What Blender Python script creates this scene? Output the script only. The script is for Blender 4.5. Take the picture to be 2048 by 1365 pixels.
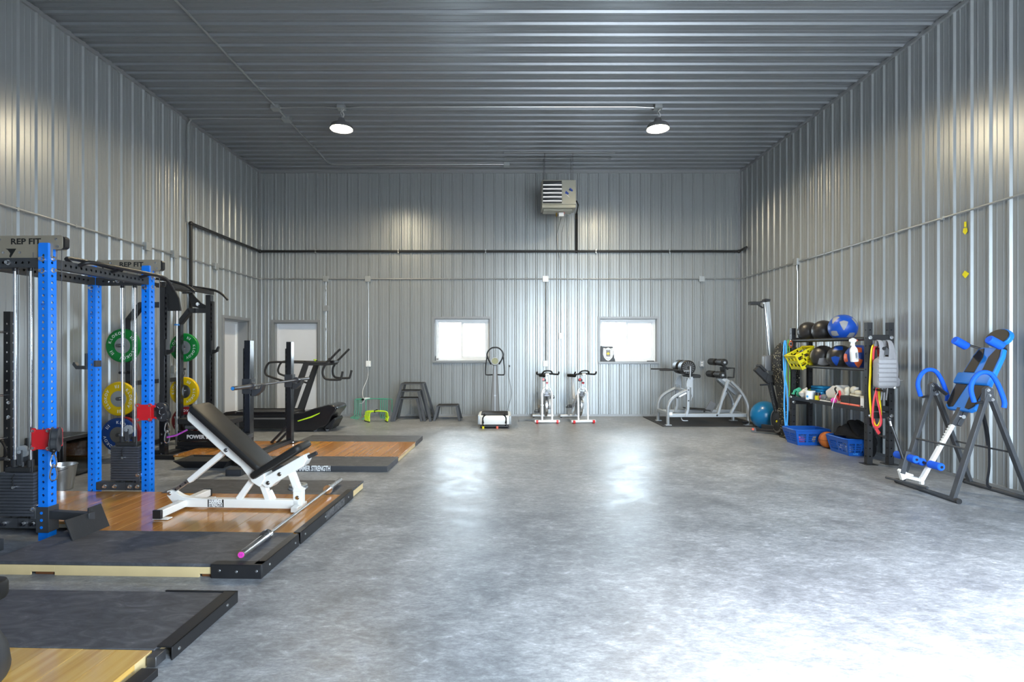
import bpy, bmesh, math, random
from mathutils import Vector, Matrix, Euler
random.seed(7)
R = math.radians
PI = math.pi
S = bpy.context.scene
C = S.collection
for _o in list(bpy.data.objects):
    bpy.data.objects.remove(_o)

# ------------------------------------------------------------------ camera
CAMH = 1.455
cam_d = bpy.data.cameras.new('camera'); cam = bpy.data.objects.new('camera', cam_d); C.objects.link(cam)
cam.location = (0, 0, CAMH); cam.rotation_euler = (R(90), 0, 0)
cam_d.sensor_width = 36; cam_d.lens = 1075 / 2048 * 36
cam_d.shift_x = 16 / 2048; cam_d.shift_y = 17.5 / 2048
cam_d.clip_start = .02; cam_d.clip_end = 200
S.camera = cam
# ------------------------------------------------------------------ world: even overcast sky
W = bpy.data.worlds.new('overcast_sky'); S.world = W; W.use_nodes = True
bg = W.node_tree.nodes['Background']
bg.inputs['Color'].default_value = (.74, .88, 1.0, 1); bg.inputs['Strength'].default_value = 19
# daylight portal in the big door opening behind the camera (guides sampling, gives no light of its own)
pd = bpy.data.lights.new('door_portal', 'AREA'); pd.shape = 'RECTANGLE'; pd.size = 4.3; pd.size_y = 3.9
po = bpy.data.objects.new('door_portal', pd); C.objects.link(po); po.location = (2.85, -.62, 1.95); po.rotation_euler = (R(90), 0, 0)
pd.cycles.is_portal = True
# hazy sun behind the camera, falling through the big door onto the near floor
sd_ = bpy.data.lights.new('hazy_sun', 'SUN'); sd_.energy = 27.0; sd_.angle = R(26); sd_.color = (.97, .98, 1.0)
so_ = bpy.data.objects.new('hazy_sun', sd_); C.objects.link(so_); so_.rotation_euler = (R(40), 0, R(-5))
LAMP_STRENGTH = 640.0
vs = S.view_settings
vs.view_transform = 'Standard'; vs.look = 'None'; vs.gamma = 1.0; vs.exposure = 0.25; vs.use_curve_mapping = False

# ------------------------------------------------------------------ materials
MATS = {}
def mk(name, col, rough=.5, metal=0., var=.08, scale=9., bump=0., bscale=120., coat=0., sheen=0., spec=.5, emit=None, es=0.):
    m = bpy.data.materials.new(name); m.use_nodes = True; MATS[name] = m
    nt = m.node_tree; N = nt.nodes; L = nt.links; p = N['Principled BSDF']
    tc = N.new('ShaderNodeTexCoord'); nz = N.new('ShaderNodeTexNoise'); nz.inputs['Scale'].default_value = scale; nz.inputs['Detail'].default_value = 5
    L.new(tc.outputs['Object'], nz.inputs['Vector'])
    mx = N.new('ShaderNodeMix'); mx.data_type = 'RGBA'
    mx.inputs[6].default_value = tuple(c * (1 - var) for c in col) + (1,); mx.inputs[7].default_value = tuple(min(1, c * (1 + var)) for c in col) + (1,)
    L.new(nz.outputs['Fac'], mx.inputs[0]); L.new(mx.outputs[2], p.inputs['Base Color'])
    mr = N.new('ShaderNodeMapRange'); lo_ = max(.02, rough - .05); hi_ = min(1, rough + .05)
    if rough >= .28: lo_ = max(lo_, .285)
    else: hi_ = min(hi_, .265)
    mr.inputs[3].default_value = lo_; mr.inputs[4].default_value = hi_
    L.new(nz.outputs['Fac'], mr.inputs[0]); L.new(mr.outputs[0], p.inputs['Roughness'])
    p.inputs['Metallic'].default_value = metal; p.inputs['Coat Weight'].default_value = coat; p.inputs['Coat Roughness'].default_value = .12
    p.inputs['Sheen Weight'].default_value = sheen; p.inputs['Specular IOR Level'].default_value = spec
    if bump:
        n2 = N.new('ShaderNodeTexNoise'); n2.inputs['Scale'].default_value = bscale; n2.inputs['Detail'].default_value = 3
        L.new(tc.outputs['Object'], n2.inputs['Vector'])
        bp = N.new('ShaderNodeBump'); bp.inputs['Strength'].default_value = bump; bp.inputs['Distance'].default_value = .01
        L.new(n2.outputs['Fac'], bp.inputs['Height']); L.new(bp.outputs[0], p.inputs['Normal'])
    if emit:
        p.inputs['Emission Color'].default_value = emit + (1,); p.inputs['Emission Strength'].default_value = es
    return m

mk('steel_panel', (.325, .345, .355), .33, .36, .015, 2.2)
mk('ceiling_panel', (.24, .257, .277), .34, .35, .015, 2.2)  # same steel as the walls, darkened: the ceiling's shade is put into the colour
mk('wall_liner', (.27, .28, .29), .6, 0, .04)
mk('trim', (.28, .29, .30), .42, .3, .03)
mk('galv', (.44, .455, .465), .36, .8, .08, 30)
mk('galv_box', (.40, .42, .43), .45, .6, .08, 30)
mk('gas_pipe', (.012, .012, .013), .45, 0, .1)
mk('brass', (.5, .32, .08), .35, .9)
mk('door_white', (.74, .75, .78), .4, 0, .02)
mk('vinyl_white', (.86, .87, .88), .35, 0, .02)
mk('black', (.016, .016, .018), .42, 0, .15, 12)
mk('black_gloss', (.012, .012, .015), .22, 0, .1, coat=.3)
mk('black_matte', (.022, .022, .024), .7, 0, .15, 20, .15)
mk('charcoal', (.05, .053, .06), .5, .1, .1, 14, .05)
mk('stack_grey', (.065, .07, .085), .45, .2, .1, 14)
mk('blue', (.0, .22, .95), .3, 0, .06, 10, coat=.35)
mk('blue_foam', (.0, .10, .72), .75, 0, .08, 18, .15, 300)
mk('blue_seat', (.01, .19, .66), .45, 0, .08, 18, .1, 300)
mk('red', (.72, .012, .02), .3, 0, .06, coat=.4)
mk('chrome', (.82, .82, .84), .12, 1., .03)
mk('steel', (.55, .56, .57), .28, 1., .06)
mk('darksteel', (.16, .16, .17), .4, .8, .1)
mk('stainless_tan', (.42, .37, .29), .40, .45, .05, 5)
mk('white', (.84, .83, .80), .3, 0, .02, coat=.2)
mk('silver', (.42, .445, .475), .36, .35, .04)
mk('bike_silver', (.80, .82, .85), .3, .2, .03)
mk('vinyl', (.014, .0135, .0135), .5, 0, .12, 14, .06, 200, spec=.35)
mk('rubber', (.03, .03, .033), .6, 0, .3, 4, .12, 60)
mk('rubber_green', (.0, .22, .035), .45, 0, .05)
mk('rubber_yellow', (.80, .53, .0), .45, 0, .05)
mk('rubber_blue', (.01, .05, .22), .45, 0, .05)
mk('rubber_red', (.28, .01, .015), .45, 0, .05)
mk('letter_white', (.85, .85, .85), .5, 0, .02)
mk('letter_black', (.008, .008, .008), .5, 0, .02)
mk('letter_blue', (.01, .05, .3), .5, 0, .02)
mk('letter_lightblue', (.1, .5, .9), .5, 0, .02)
mk('pink', (.75, .05, .45), .4, 0, .05)
mk('bluecap', (.03, .25, .7), .4, 0, .05)
mk('yellow', (.78, .66, .01), .4, 0, .05)
mk('lime', (.55, .80, .02), .4, 0, .05)
mk('teal', (.06, .42, .27), .4, 0, .05)
mk('ballteal', (.0, .15, .36), .32, 0, .06, coat=.2)
mk('ballblue', (.005, .07, .42), .4, 0, .06)
mk('ballgrey', (.28, .28, .29), .5, 0, .06)
mk('ballblack', (.025, .023, .024), .38, 0, .1, 8, .05)
mk('ballorange', (.72, .12, .03), .45, 0, .08)
mk('basketball', (.50, .13, .02), .55, 0, .1, 60, .2, 250)
mk('basket', (.01, .10, .45), .35, 0, .05)
mk('fabric_black', (.012, .012, .014), .95, 0, .2, 40, .3, 200, spec=.2)
mk('fabric_grey', (.30, .29, .30), .9, 0, .12, 30, .3, 260, sheen=.2)
mk('vest_light', (.40, .39, .405), .9, 0, .1, 30, .3, 260, sheen=.2)
mk('fabric_dark', (.09, .09, .095), .9, 0, .12, 30, .3, 260)
mk('fabric_blue', (.0, .18, .42), .85, 0, .15, 30, .3, 200)
mk('fabric_white', (.75, .74, .72), .85, 0, .08, 30, .2, 200)
mk('band_yellow', (.80, .58, .0), .5, 0, .05)
mk('band_red', (.75, .05, .06), .5, 0, .05)
mk('band_sky', (.05, .36, .78), .5, 0, .05)
mk('band_green', (.10, .30, .05), .5, 0, .05)
mk('band_purple', (.35, .05, .35), .5, 0, .05)
mk('coral', (.85, .16, .10), .5, 0, .05)
mk('cream', (.70, .66, .55), .6, 0, .08)
mk('heater_tan', (.36, .35, .29), .45, .1, .04)
mk('pine', (.72, .56, .30), .55, 0, .12, 6)
mk('darkwood', (.16, .06, .02), .5, 0, .2, 10)
mk('greyplastic', (.12, .12, .125), .45, 0, .08)
mk('vib_grey', (.16, .155, .15), .35, .2, .05)
mk('plyo', (.075, .08, .09), .45, .2, .08)
mk('lcd', (.30, .32, .22), .2, 0, .02)
mk('lamp_glow', (1, .9, .7), .5, 0, .0, emit=(1., .84, .56), es=LAMP_STRENGTH)
mk('ground', (.42, .41, .39), .9, 0, .15, 1.5)
mk('gold', (.45, .30, .05), .4, .7)

def nodes_of(name):
    m = bpy.data.materials.new(name); m.use_nodes = True; MATS[name] = m
    return m, m.node_tree.nodes, m.node_tree.links, m.node_tree.nodes['Principled BSDF']

def ramp(N, stops):
    r = N.new('ShaderNodeValToRGB'); e = r.color_ramp.elements
    e[0].position, e[0].color = stops[0][0], stops[0][1] + (1,)
    e[1].position, e[1].color = stops[-1][0], stops[-1][1] + (1,)
    for p_, c_ in stops[1:-1]:
        k = e.new(p_); k.color = c_ + (1,)
    return r

def mat_concrete():
    m, N, L, p = nodes_of('concrete')
    tc = N.new('ShaderNodeTexCoord')
    def noise(sc, det, dist=0., rough=.6, scl=(1, 1, 1), rot=0.):
        n = N.new('ShaderNodeTexNoise'); n.inputs['Scale'].default_value = sc; n.inputs['Detail'].default_value = det
        n.inputs['Distortion'].default_value = dist; n.inputs['Roughness'].default_value = rough
        mp = N.new('ShaderNodeMapping'); mp.inputs['Scale'].default_value = scl; mp.inputs['Rotation'].default_value = (0, 0, rot)
        L.new(tc.outputs['Object'], mp.inputs['Vector']); L.new(mp.outputs[0], n.inputs['Vector']); return n
    a = noise(.5, 5, .3, .6); b = noise(2.6, 12, .25, .74); c = noise(9, 12, .5, .8, (1, 1.9, 1), .5); e = noise(26, 8, .3, .75, (1, 2.4, 1), -.4)
    ra = ramp(N, [(.30, (.185, .197, .218)), (.5, (.262, .276, .30)), (.70, (.36, .374, .395))]); L.new(a.outputs['Fac'], ra.inputs[0])
    rb = ramp(N, [(.33, (.66, .665, .68)), (.5, (1, 1, 1)), (.66, (1.36, 1.36, 1.37))]); L.new(b.outputs['Fac'], rb.inputs[0])
    rc = ramp(N, [(.36, (.70, .705, .72)), (.5, (1, 1, 1)), (.57, (1.2, 1.2, 1.2)), (.68, (2.0, 2.0, 2.0))]); L.new(c.outputs['Fac'], rc.inputs[0])
    re_ = ramp(N, [(.38, (.78, .78, .78)), (.5, (1, 1, 1)), (.66, (1.3, 1.3, 1.3))]); L.new(e.outputs['Fac'], re_.inputs[0])
    prev = ra.outputs[0]
    for r_ in (rb, rc, re_):
        mx = N.new('ShaderNodeMix'); mx.data_type = 'RGBA'; mx.blend_type = 'MULTIPLY'; mx.inputs[0].default_value = .85
        L.new(prev, mx.inputs[6]); L.new(r_.outputs[0], mx.inputs[7]); prev = mx.outputs[2]
    L.new(prev, p.inputs['Base Color'])
    rr = N.new('ShaderNodeMapRange'); rr.inputs[1].default_value = .35; rr.inputs[2].default_value = .65; rr.inputs[3].default_value = .285; rr.inputs[4].default_value = .46
    L.new(b.outputs['Fac'], rr.inputs[0]); L.new(rr.outputs[0], p.inputs['Roughness'])
    bp = N.new('ShaderNodeBump'); bp.inputs['Strength'].default_value = .16; bp.inputs['Distance'].default_value = .004
    L.new(c.outputs['Fac'], bp.inputs['Height']); L.new(bp.outputs[0], p.inputs['Normal'])
    p.inputs['Specular IOR Level'].default_value = .42
mat_concrete()

def mat_plank(name, cols):
    m, N, L, p = nodes_of(name)
    tc = N.new('ShaderNodeTexCoord'); oi = N.new('ShaderNodeObjectInfo')
    mp = N.new('ShaderNodeMapping'); mp.inputs['Scale'].default_value = (22, 1.6, 22); L.new(tc.outputs['Object'], mp.inputs['Vector'])
    ad = N.new('ShaderNodeVectorMath'); ad.operation = 'ADD'; L.new(mp.outputs[0], ad.inputs[0])
    ml = N.new('ShaderNodeMath'); ml.operation = 'MULTIPLY'; ml.inputs[1].default_value = 50; L.new(oi.outputs['Random'], ml.inputs[0]); L.new(ml.outputs[0], ad.inputs[1])
    n = N.new('ShaderNodeTexNoise'); n.inputs['Scale'].default_value = 1; n.inputs['Detail'].default_value = 6; n.inputs['Distortion'].default_value = .8; L.new(ad.outputs[0], n.inputs['Vector'])
    r = ramp(N, [(.25, cols[0]), (.5, cols[1]), (.75, cols[2])]); L.new(n.outputs['Fac'], r.inputs[0])
    hv = N.new('ShaderNodeHueSaturation'); mr = N.new('ShaderNodeMapRange'); mr.inputs[3].default_value = .86; mr.inputs[4].default_value = 1.14
    L.new(oi.outputs['Random'], mr.inputs[0]); L.new(mr.outputs[0], hv.inputs['Value']); L.new(r.outputs[0], hv.inputs['Color'])
    L.new(hv.outputs[0], p.inputs['Base Color']); p.inputs['Roughness'].default_value = .2; p.inputs['Coat Weight'].default_value = .5; p.inputs['Coat Roughness'].default_value = .1
mat_plank('plank', [(.50, .20, .038), (.58, .25, .05), (.66, .32, .072)]); mat_plank('plank_honey', [(.56, .30, .06), (.70, .42, .105), (.80, .53, .17)])

def mat_matrubber():
    m, N, L, p = nodes_of('mat_rubber')
    tc = N.new('ShaderNodeTexCoord')
    n = N.new('ShaderNodeTexNoise'); n.inputs['Scale'].default_value = 5; n.inputs['Detail'].default_value = 9; n.inputs['Distortion'].default_value = 1.4; n.inputs['Roughness'].default_value = .7
    mp = N.new('ShaderNodeMapping'); mp.inputs['Scale'].default_value = (1, 2.2, 1); mp.inputs['Rotation'].default_value = (0, 0, .5)
    L.new(tc.outputs['Object'], mp.inputs['Vector']); L.new(mp.outputs[0], n.inputs['Vector'])
    r = ramp(N, [(.3, (.044, .046, .054)), (.52, (.082, .085, .097)), (.66, (.13, .133, .147)), (.80, (.38, .38, .39))]); L.new(n.outputs['Fac'], r.inputs[0])
    L.new(r.outputs[0], p.inputs['Base Color']); p.inputs['Roughness'].default_value = .55
    bp = N.new('ShaderNodeBump'); bp.inputs['Strength'].default_value = .25; bp.inputs['Distance'].default_value = .004; L.new(n.outputs['Fac'], bp.inputs['Height']); L.new(bp.outputs[0], p.inputs['Normal'])
mat_matrubber()

def mat_speckle():
    m, N, L, p = nodes_of('speckle')
    tc = N.new('ShaderNodeTexCoord'); v = N.new('ShaderNodeTexVoronoi'); v.inputs['Scale'].default_value = 26; L.new(tc.outputs['Object'], v.inputs['Vector'])
    r = ramp(N, [(.20, (.55, .50, .32)), (.26, (.012, .012, .012))]); L.new(v.outputs['Distance'], r.inputs[0]); L.new(r.outputs[0], p.inputs['Base Color']); p.inputs['Roughness'].default_value = .8
mat_speckle()

def mat_glass(name, col=(1, 1, 1), f=.06):
    m, N, L, p = nodes_of(name); N.remove(p); out = N['Material Output']
    t = N.new('ShaderNodeBsdfTransparent'); t.inputs[0].default_value = col + (1,)
    g = N.new('ShaderNodeBsdfGlossy'); g.inputs['Roughness'].default_value = .03
    fr = N.new('ShaderNodeFresnel'); fr.inputs[0].default_value = 1.5
    mx = N.new('ShaderNodeMixShader'); L.new(fr.outputs[0], mx.inputs[0]); L.new(t.outputs[0], mx.inputs[1]); L.new(g.outputs[0], mx.inputs[2]); L.new(mx.outputs[0], out.inputs[0])
mat_glass('glass', (.97, .98, .98)); mat_glass('fridge_glass', (.72, .74, .76))

# ------------------------------------------------------------------ text glyphs (flat print, made first while the scene is empty)
def make_text(s, size, ext=.0006, bold=0.):
    cu = bpy.data.curves.new('t', 'FONT'); cu.body = s; cu.size = size; cu.align_x = 'CENTER'; cu.align_y = 'CENTER'; cu.extrude = ext; cu.resolution_u = 3
    cu.offset = bold
    o = bpy.data.objects.new('t', cu); C.objects.link(o); bpy.context.view_layer.update()
    dg = bpy.context.evaluated_depsgraph_get(); me = bpy.data.meshes.new_from_object(o.evaluated_get(dg))
    vs_ = [v.co.copy() for v in me.vertices]; fs = [tuple(p.vertices) for p in me.polygons]
    w = max((v.x for v in vs_), default=0) - min((v.x for v in vs_), default=0)
    bpy.data.objects.remove(o); bpy.data.curves.remove(cu); bpy.data.meshes.remove(me)
    return vs_, fs, w
TXT = {}
for ch in 'KLOV': TXT[ch] = make_text(ch, .052, .0006, .0011)
for s_, sz_, bd_ in (('REP FIT', .062, .0015), ('REP', .02, 0), ('POWER LIFT', .074, .003), ('HAMMER STRENGTH', .086, .003), ('HAMMER', .05, .0022), ('STRENGTH', .044, .0018),
               ('T5', .05, .001), ('CONCEPT2', .075, .002), ('KOV', .052, .001), ('LIFE', .012, 0), ('H', .03, 0), ('L33', .05, .002)):
    TXT[s_] = make_text(s_, sz_, .0006, bd_)

# ------------------------------------------------------------------ mesh builder
class B:
    def __init__(s, o=(0, 0, 0)):
        s.v = []; s.f = []; s.mi = []; s.m = 0; s.o = Vector(o)
    def add(s, vs_, fs):
        n = len(s.v); s.v += [Vector(p) - s.o for p in vs_]; s.f += [tuple(i + n for i in f) for f in fs]; s.mi += [s.m] * len(fs); return s
    def bx(s, x0, x1, y0, y1, z0, z1):
        vs_ = [(x, y, z) for z in (z0, z1) for y in (y0, y1) for x in (x0, x1)]
        return s.add(vs_, [(0, 2, 3, 1), (4, 5, 7, 6), (0, 1, 5, 4), (2, 6, 7, 3), (0, 4, 6, 2), (1, 3, 7, 5)])
    def bar(s, p0, p1, w, h, up=(0, 0, 1), w2=None, h2=None):
        p0 = Vector(p0); p1 = Vector(p1); d = (p1 - p0).normalized(); u = Vector(up)
        if abs(d.dot(u)) > .99: u = Vector((1, 0, 0))
        r = d.cross(u).normalized(); u = r.cross(d).normalized(); w2 = w if w2 is None else w2; h2 = h if h2 is None else h2
        vs_ = []
        for p, a, b in ((p0, w, h), (p1, w2, h2)):
            vs_ += [p - r * a / 2 - u * b / 2, p + r * a / 2 - u * b / 2, p + r * a / 2 + u * b / 2, p - r * a / 2 + u * b / 2]
        return s.add(vs_, [(0, 1, 2, 3), (7, 6, 5, 4), (0, 4, 5, 1), (1, 5, 6, 2), (2, 6, 7, 3), (3, 7, 4, 0)])
    def cyl(s, p0, p1, r, r2=None, n=16, caps=True):
        p0 = Vector(p0); p1 = Vector(p1); d = (p1 - p0).normalized(); r2 = r if r2 is None else r2
        a = Vector((0, 0, 1)) if abs(d.z) < .9 else Vector((1, 0, 0)); x = d.cross(a).normalized(); y = d.cross(x)
        vs_ = []; fs = []
        for i in range(n):
            t = 2 * PI * i / n; e = x * math.cos(t) + y * math.sin(t); vs_ += [p0 + e * r, p1 + e * r2]
        for i in range(n):
            j = (i + 1) % n; fs.append((2 * i, 2 * i + 1, 2 * j + 1, 2 * j))
        if caps: fs += [tuple(range(0, 2 * n, 2)), tuple(range(2 * n - 1, 0, -2))]
        return s.add(vs_, fs)
    def tube(s, pts, r, n=10, closed=False, sm=0, flat=None):
        pts = [Vector(p) for p in pts]
        if sm: pts = spline(pts, sm, closed)
        k = len(pts); vs_ = []; fs = []; px = None
        for i, p in enumerate(pts):
            a = pts[(i - 1) % k] if closed or i else p; b = pts[(i + 1) % k] if closed or i < k - 1 else p
            d = (b - a).normalized()
            if px is None:
                u = Vector((0, 0, 1)) if abs(d.z) < .9 else Vector((0, 1, 0)); px = (u - d * u.dot(d)).normalized()
            else:
                px = (px - d * px.dot(d)).normalized()
            py = d.cross(px)
            rr = r(i / (k - 1)) if callable(r) else r
            for j in range(n):
                t = 2 * PI * j / n; ca, sa = math.cos(t), math.sin(t)
                if flat: vs_.append(p + px * ca * rr * flat[0] + py * sa * rr * flat[1])
                else: vs_.append(p + (px * ca + py * sa) * rr)
        m = k if closed else k - 1
        for i in range(m):
            for j in range(n):
                a = i * n + j; b = i * n + (j + 1) % n; c = ((i + 1) % k) * n + (j + 1) % n; d_ = ((i + 1) % k) * n + j
                fs.append((a, b, c, d_))
        if not closed: fs += [tuple(range(n - 1, -1, -1)), tuple(range((k - 1) * n, k * n))]
        return s.add(vs_, fs)
    def prism(s, poly, ax, a0, a1):
        # poly in the two other axes in order (x,y,z without ax)
        def P(u, v, a): return {'x': (a, u, v), 'y': (u, a, v), 'z': (u, v, a)}[ax]
        n = len(poly); vs_ = [P(u, v, a0) for u, v in poly] + [P(u, v, a1) for u, v in poly]
        fs = [tuple(range(n - 1, -1, -1)), tuple(range(n, 2 * n))] + [(i, (i + 1) % n, (i + 1) % n + n, i + n) for i in range(n)]
        return s.add(vs_, fs)
    def lathe(s, prof, c=(0, 0, 0), ax='z', n=32, closed=False):
        c = Vector(c); vs_ = []; fs = []; k = len(prof)
        for i in range(n):
            t = 2 * PI * i / n; ca, sa = math.cos(t), math.sin(t)
            for r, h in prof:
                q = {'z': (r * ca, r * sa, h), 'y': (r * ca, h, r * sa), 'x': (h, r * ca, r * sa)}[ax]; vs_.append(c + Vector(q))
        for i in range(n):
            j = (i + 1) % n
            for q in range(k - 1 + closed):
                a, b = q, (q + 1) % k
                fs.append((i * k + a, j * k + a, j * k + b, i * k + b))
        return s.add(vs_, fs)
    def ball(s, c, r, sc=(1, 1, 1), n=28, m=16):
        c = Vector(c); vs_ = [c + Vector((0, 0, r * sc[2]))]; fs = []
        for i in range(1, m):
            t = PI * i / m
            for j in range(n):
                p = 2 * PI * j / n; vs_.append(c + Vector((r * sc[0] * math.sin(t) * math.cos(p), r * sc[1] * math.sin(t) * math.sin(p), r * sc[2] * math.cos(t))))
        vs_.append(c - Vector((0, 0, r * sc[2])))
        for j in range(n):
            fs.append((0, 1 + j, 1 + (j + 1) % n)); e = 1 + (m - 2) * n; fs.append((len(vs_) - 1, e + (j + 1) % n, e + j))
        for i in range(m - 2):
            for j in range(n):
                a = 1 + i * n + j; b = 1 + i * n + (j + 1) % n; fs.append((a, a + n, b + n, b))
        return s.add(vs_, fs)
    def rbox(s, x0, x1, y0, y1, z0, z1, r, ax='z', n=5, ed=0.):
        # box with rounded corners about one axis, optional softened rims
        rng = {'x': (y0, y1, z0, z1, x0, x1), 'y': (x0, x1, z0, z1, y0, y1), 'z': (x0, x1, y0, y1, z0, z1)}[ax]
        u0, u1, v0, v1, a0, a1 = rng
        def loop(i): return rrect(u0 + i, u1 - i, v0 + i, v1 - i, max(.0005, r - i), n)
        if not ed: return s.prism(loop(0), ax, a0, a1)
        def P(u, v, a): return {'x': (a, u, v), 'y': (u, a, v), 'z': (u, v, a)}[ax]
        lv = [(ed, a0), (ed * .3, a0 + ed * .3), (0, a0 + ed), (0, a1 - ed), (ed * .3, a1 - ed * .3), (ed, a1)]
        vs_ = []; k = 0
        for i, a in lv:
            lp = loop(i); k = len(lp); vs_ += [P(u, v, a) for u, v in lp]
        fs = [tuple(range(k - 1, -1, -1)), tuple(range(5 * k, 6 * k))]
        for q in range(5):
            for i in range(k): fs.append((q * k + i, q * k + (i + 1) % k, (q + 1) * k + (i + 1) % k, (q + 1) * k + i))
        return s.add(vs_, fs)
    def text(s, key, mtx):
        vs_, fs, w = TXT[key]
        return s.add([mtx @ v for v in vs_], fs)
    def xf(s, mtx, start=0):
        for i in range(start, len(s.v)): s.v[i] = mtx @ s.v[i]
        return s

def rrect(u0, u1, v0, v1, r, n=5):
    r = min(r, (u1 - u0) / 2 - 1e-4, (v1 - v0) / 2 - 1e-4); out = []
    for cx, cy, a in ((u1 - r, v1 - r, 0), (u0 + r, v1 - r, 90), (u0 + r, v0 + r, 180), (u1 - r, v0 + r, 270)):
        for i in range(n + 1):
            t = R(a + 90 * i / n); out.append((cx + r * math.cos(t), cy + r * math.sin(t)))
    return out

def spline(pts, k, closed=False):
    out = []; n = len(pts); rng = n if closed else n - 1
    g = (lambda i: pts[i % n]) if closed else (lambda i: pts[max(0, min(n - 1, i))])
    for i in range(rng):
        a, b, c, d = g(i - 1), g(i), g(i + 1), g(i + 2)
        for q in range(k):
            t = q / k
            out.append(.5 * ((2 * b) + (c - a) * t + (2 * a - 5 * b + 4 * c - d) * t * t + (3 * b - a - 3 * c + d) * t ** 3))
    if not closed: out.append(pts[-1])
    return out

def mesh_of(b, name, mats, ang=.6, weld=False):
    me = bpy.data.meshes.new(name); me.from_pydata([tuple(v) for v in b.v], [], b.f)
    for m in (mats if isinstance(mats, (list, tuple)) else [mats]): me.materials.append(MATS[m])
    me.polygons.foreach_set('material_index', b.mi)
    bm = bmesh.new(); bm.from_mesh(me)
    if weld: bmesh.ops.remove_doubles(bm, verts=bm.verts, dist=1e-5)
    bmesh.ops.recalc_face_normals(bm, faces=bm.faces); bm.to_mesh(me); bm.free()
    me.polygons.foreach_set('use_smooth', [True] * len(me.polygons)); me.set_sharp_from_angle(angle=ang)
    return me

def ob(name, b, mats, parent=None, bev=0., kind=None, label=None, ang=.6, loc=None):
    o = bpy.data.objects.new(name, mesh_of(b, name, mats, ang)); C.objects.link(o)
    if parent is not None: o.parent = parent
    if loc is not None: o.location = loc
    if bev:
        md = o.modifiers.new('bevel', 'BEVEL'); md.width = bev; md.segments = 2; md.limit_method = 'ANGLE'; md.angle_limit = R(50)
    if kind: o['kind'] = kind
    if label: o['label'] = label
    return o

def link(name, me, parent=None, loc=(0, 0, 0), rot=(0, 0, 0), bev=0.):
    o = bpy.data.objects.new(name, me); C.objects.link(o); o.parent = parent; o.location = loc; o.rotation_euler = rot
    if bev:
        md = o.modifiers.new('bevel', 'BEVEL'); md.width = bev; md.segments = 2; md.limit_method = 'ANGLE'; md.angle_limit = R(50)
    return o

def thing(name, label, cat, loc=(0, 0, 0), rz=0., group=None):
    o = bpy.data.objects.new(name, None); C.objects.link(o); o.location = loc; o.rotation_euler = (0, 0, rz); o.empty_display_size = .1
    o['label'] = label; o['category'] = cat
    if group: o['group'] = group
    return o

def tag(o, label, cat, group=None):
    o['label'] = label; o['category'] = cat
    if group: o['group'] = group
    return o

def dup(root, loc, rz=None, label=None, group=None):
    def cp(o, par):
        c = o.copy(); C.objects.link(c); c.parent = par
        for ch in o.children: cp(ch, c)
        return c
    kids = list(root.children); r = root.copy(); C.objects.link(r); r.location = loc
    if rz is not None: r.rotation_euler = (0, 0, rz)
    if label: r['label'] = label
    if group: r['group'] = group
    for ch in kids: cp(ch, r)
    return r

def perf(b, p0, p1, w, pitch=.0508, r=.0115, up=(0, 0, 1), z0=.04, faces=(0, 1, 2, 3), h=None):
    """square tube with a row of round holes in its faces"""
    p0 = Vector(p0); p1 = Vector(p1); L = (p1 - p0).length; d = (p1 - p0) / L; u = Vector(up)
    if abs(d.dot(u)) > .99: u = Vector((0, 1, 0))
    x = d.cross(u).normalized(); y = x.cross(d).normalized(); h = h or w
    nh = int((L - 2 * z0) / pitch); st = (L - nh * pitch) / 2
    for k, (n_, t_, off, ww) in enumerate(((x, y, w / 2, h), (-x, -y, w / 2, h), (y, -x, h / 2, w), (-y, x, h / 2, w))):
        def P(a, l, dn=0): return p0 + n_ * (off - dn) + t_ * a + d * l
        if k not in faces:
            b.add([P(-ww / 2, 0), P(ww / 2, 0), P(ww / 2, L), P(-ww / 2, L)], [(0, 1, 2, 3)]); continue
        b.add([P(-ww / 2, 0), P(ww / 2, 0), P(ww / 2, st), P(-ww / 2, st)], [(0, 1, 2, 3)])
        b.add([P(-ww / 2, L - st), P(ww / 2, L - st), P(ww / 2, L), P(-ww / 2, L)], [(0, 1, 2, 3)])
        for i in range(nh):
            c = st + (i + .5) * pitch; vs_ = []
            for j in range(8):
                a = PI / 4 * j; sx = (1, 1, 0, -1, -1, -1, 0, 1)[j]; sy = (0, 1, 1, 1, 0, -1, -1, -1)[j]
                vs_ += [P(sx * ww / 2, c + sy * pitch / 2), P(r * math.cos(a), c + r * math.sin(a)), P(r * math.cos(a), c + r * math.sin(a), .005)]
            fs = []
            for j in range(8):
                q = (j + 1) % 8; fs += [(3 * j, 3 * q, 3 * q + 1, 3 * j + 1), (3 * j + 1, 3 * q + 1, 3 * q + 2, 3 * j + 2)]
            b.add(vs_, fs)
    for l in (0, L):
        b.add([p0 + d * l + x * w / 2 * i + y * h / 2 * j for i, j in ((-1, -1), (1, -1), (1, 1), (-1, 1))], [(0, 1, 2, 3)])
    return b

def bolt(b, p, d, r=.013, t=.012, n=6):
    p = Vector(p); d = Vector(d).normalized(); b.cyl(p, p + d * t * .35, r * 1.45, n=14); b.cyl(p + d * t * .35, p + d * t * 1.3, r, n=n)
    return b
def MX(loc, x, y):
    x = Vector(x).normalized(); y = Vector(y).normalized(); z = x.cross(y)
    return Matrix(((x.x, y.x, z.x, loc[0]), (x.y, y.y, z.y, loc[1]), (x.z, y.z, z.z, loc[2]), (0, 0, 0, 1)))
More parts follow.
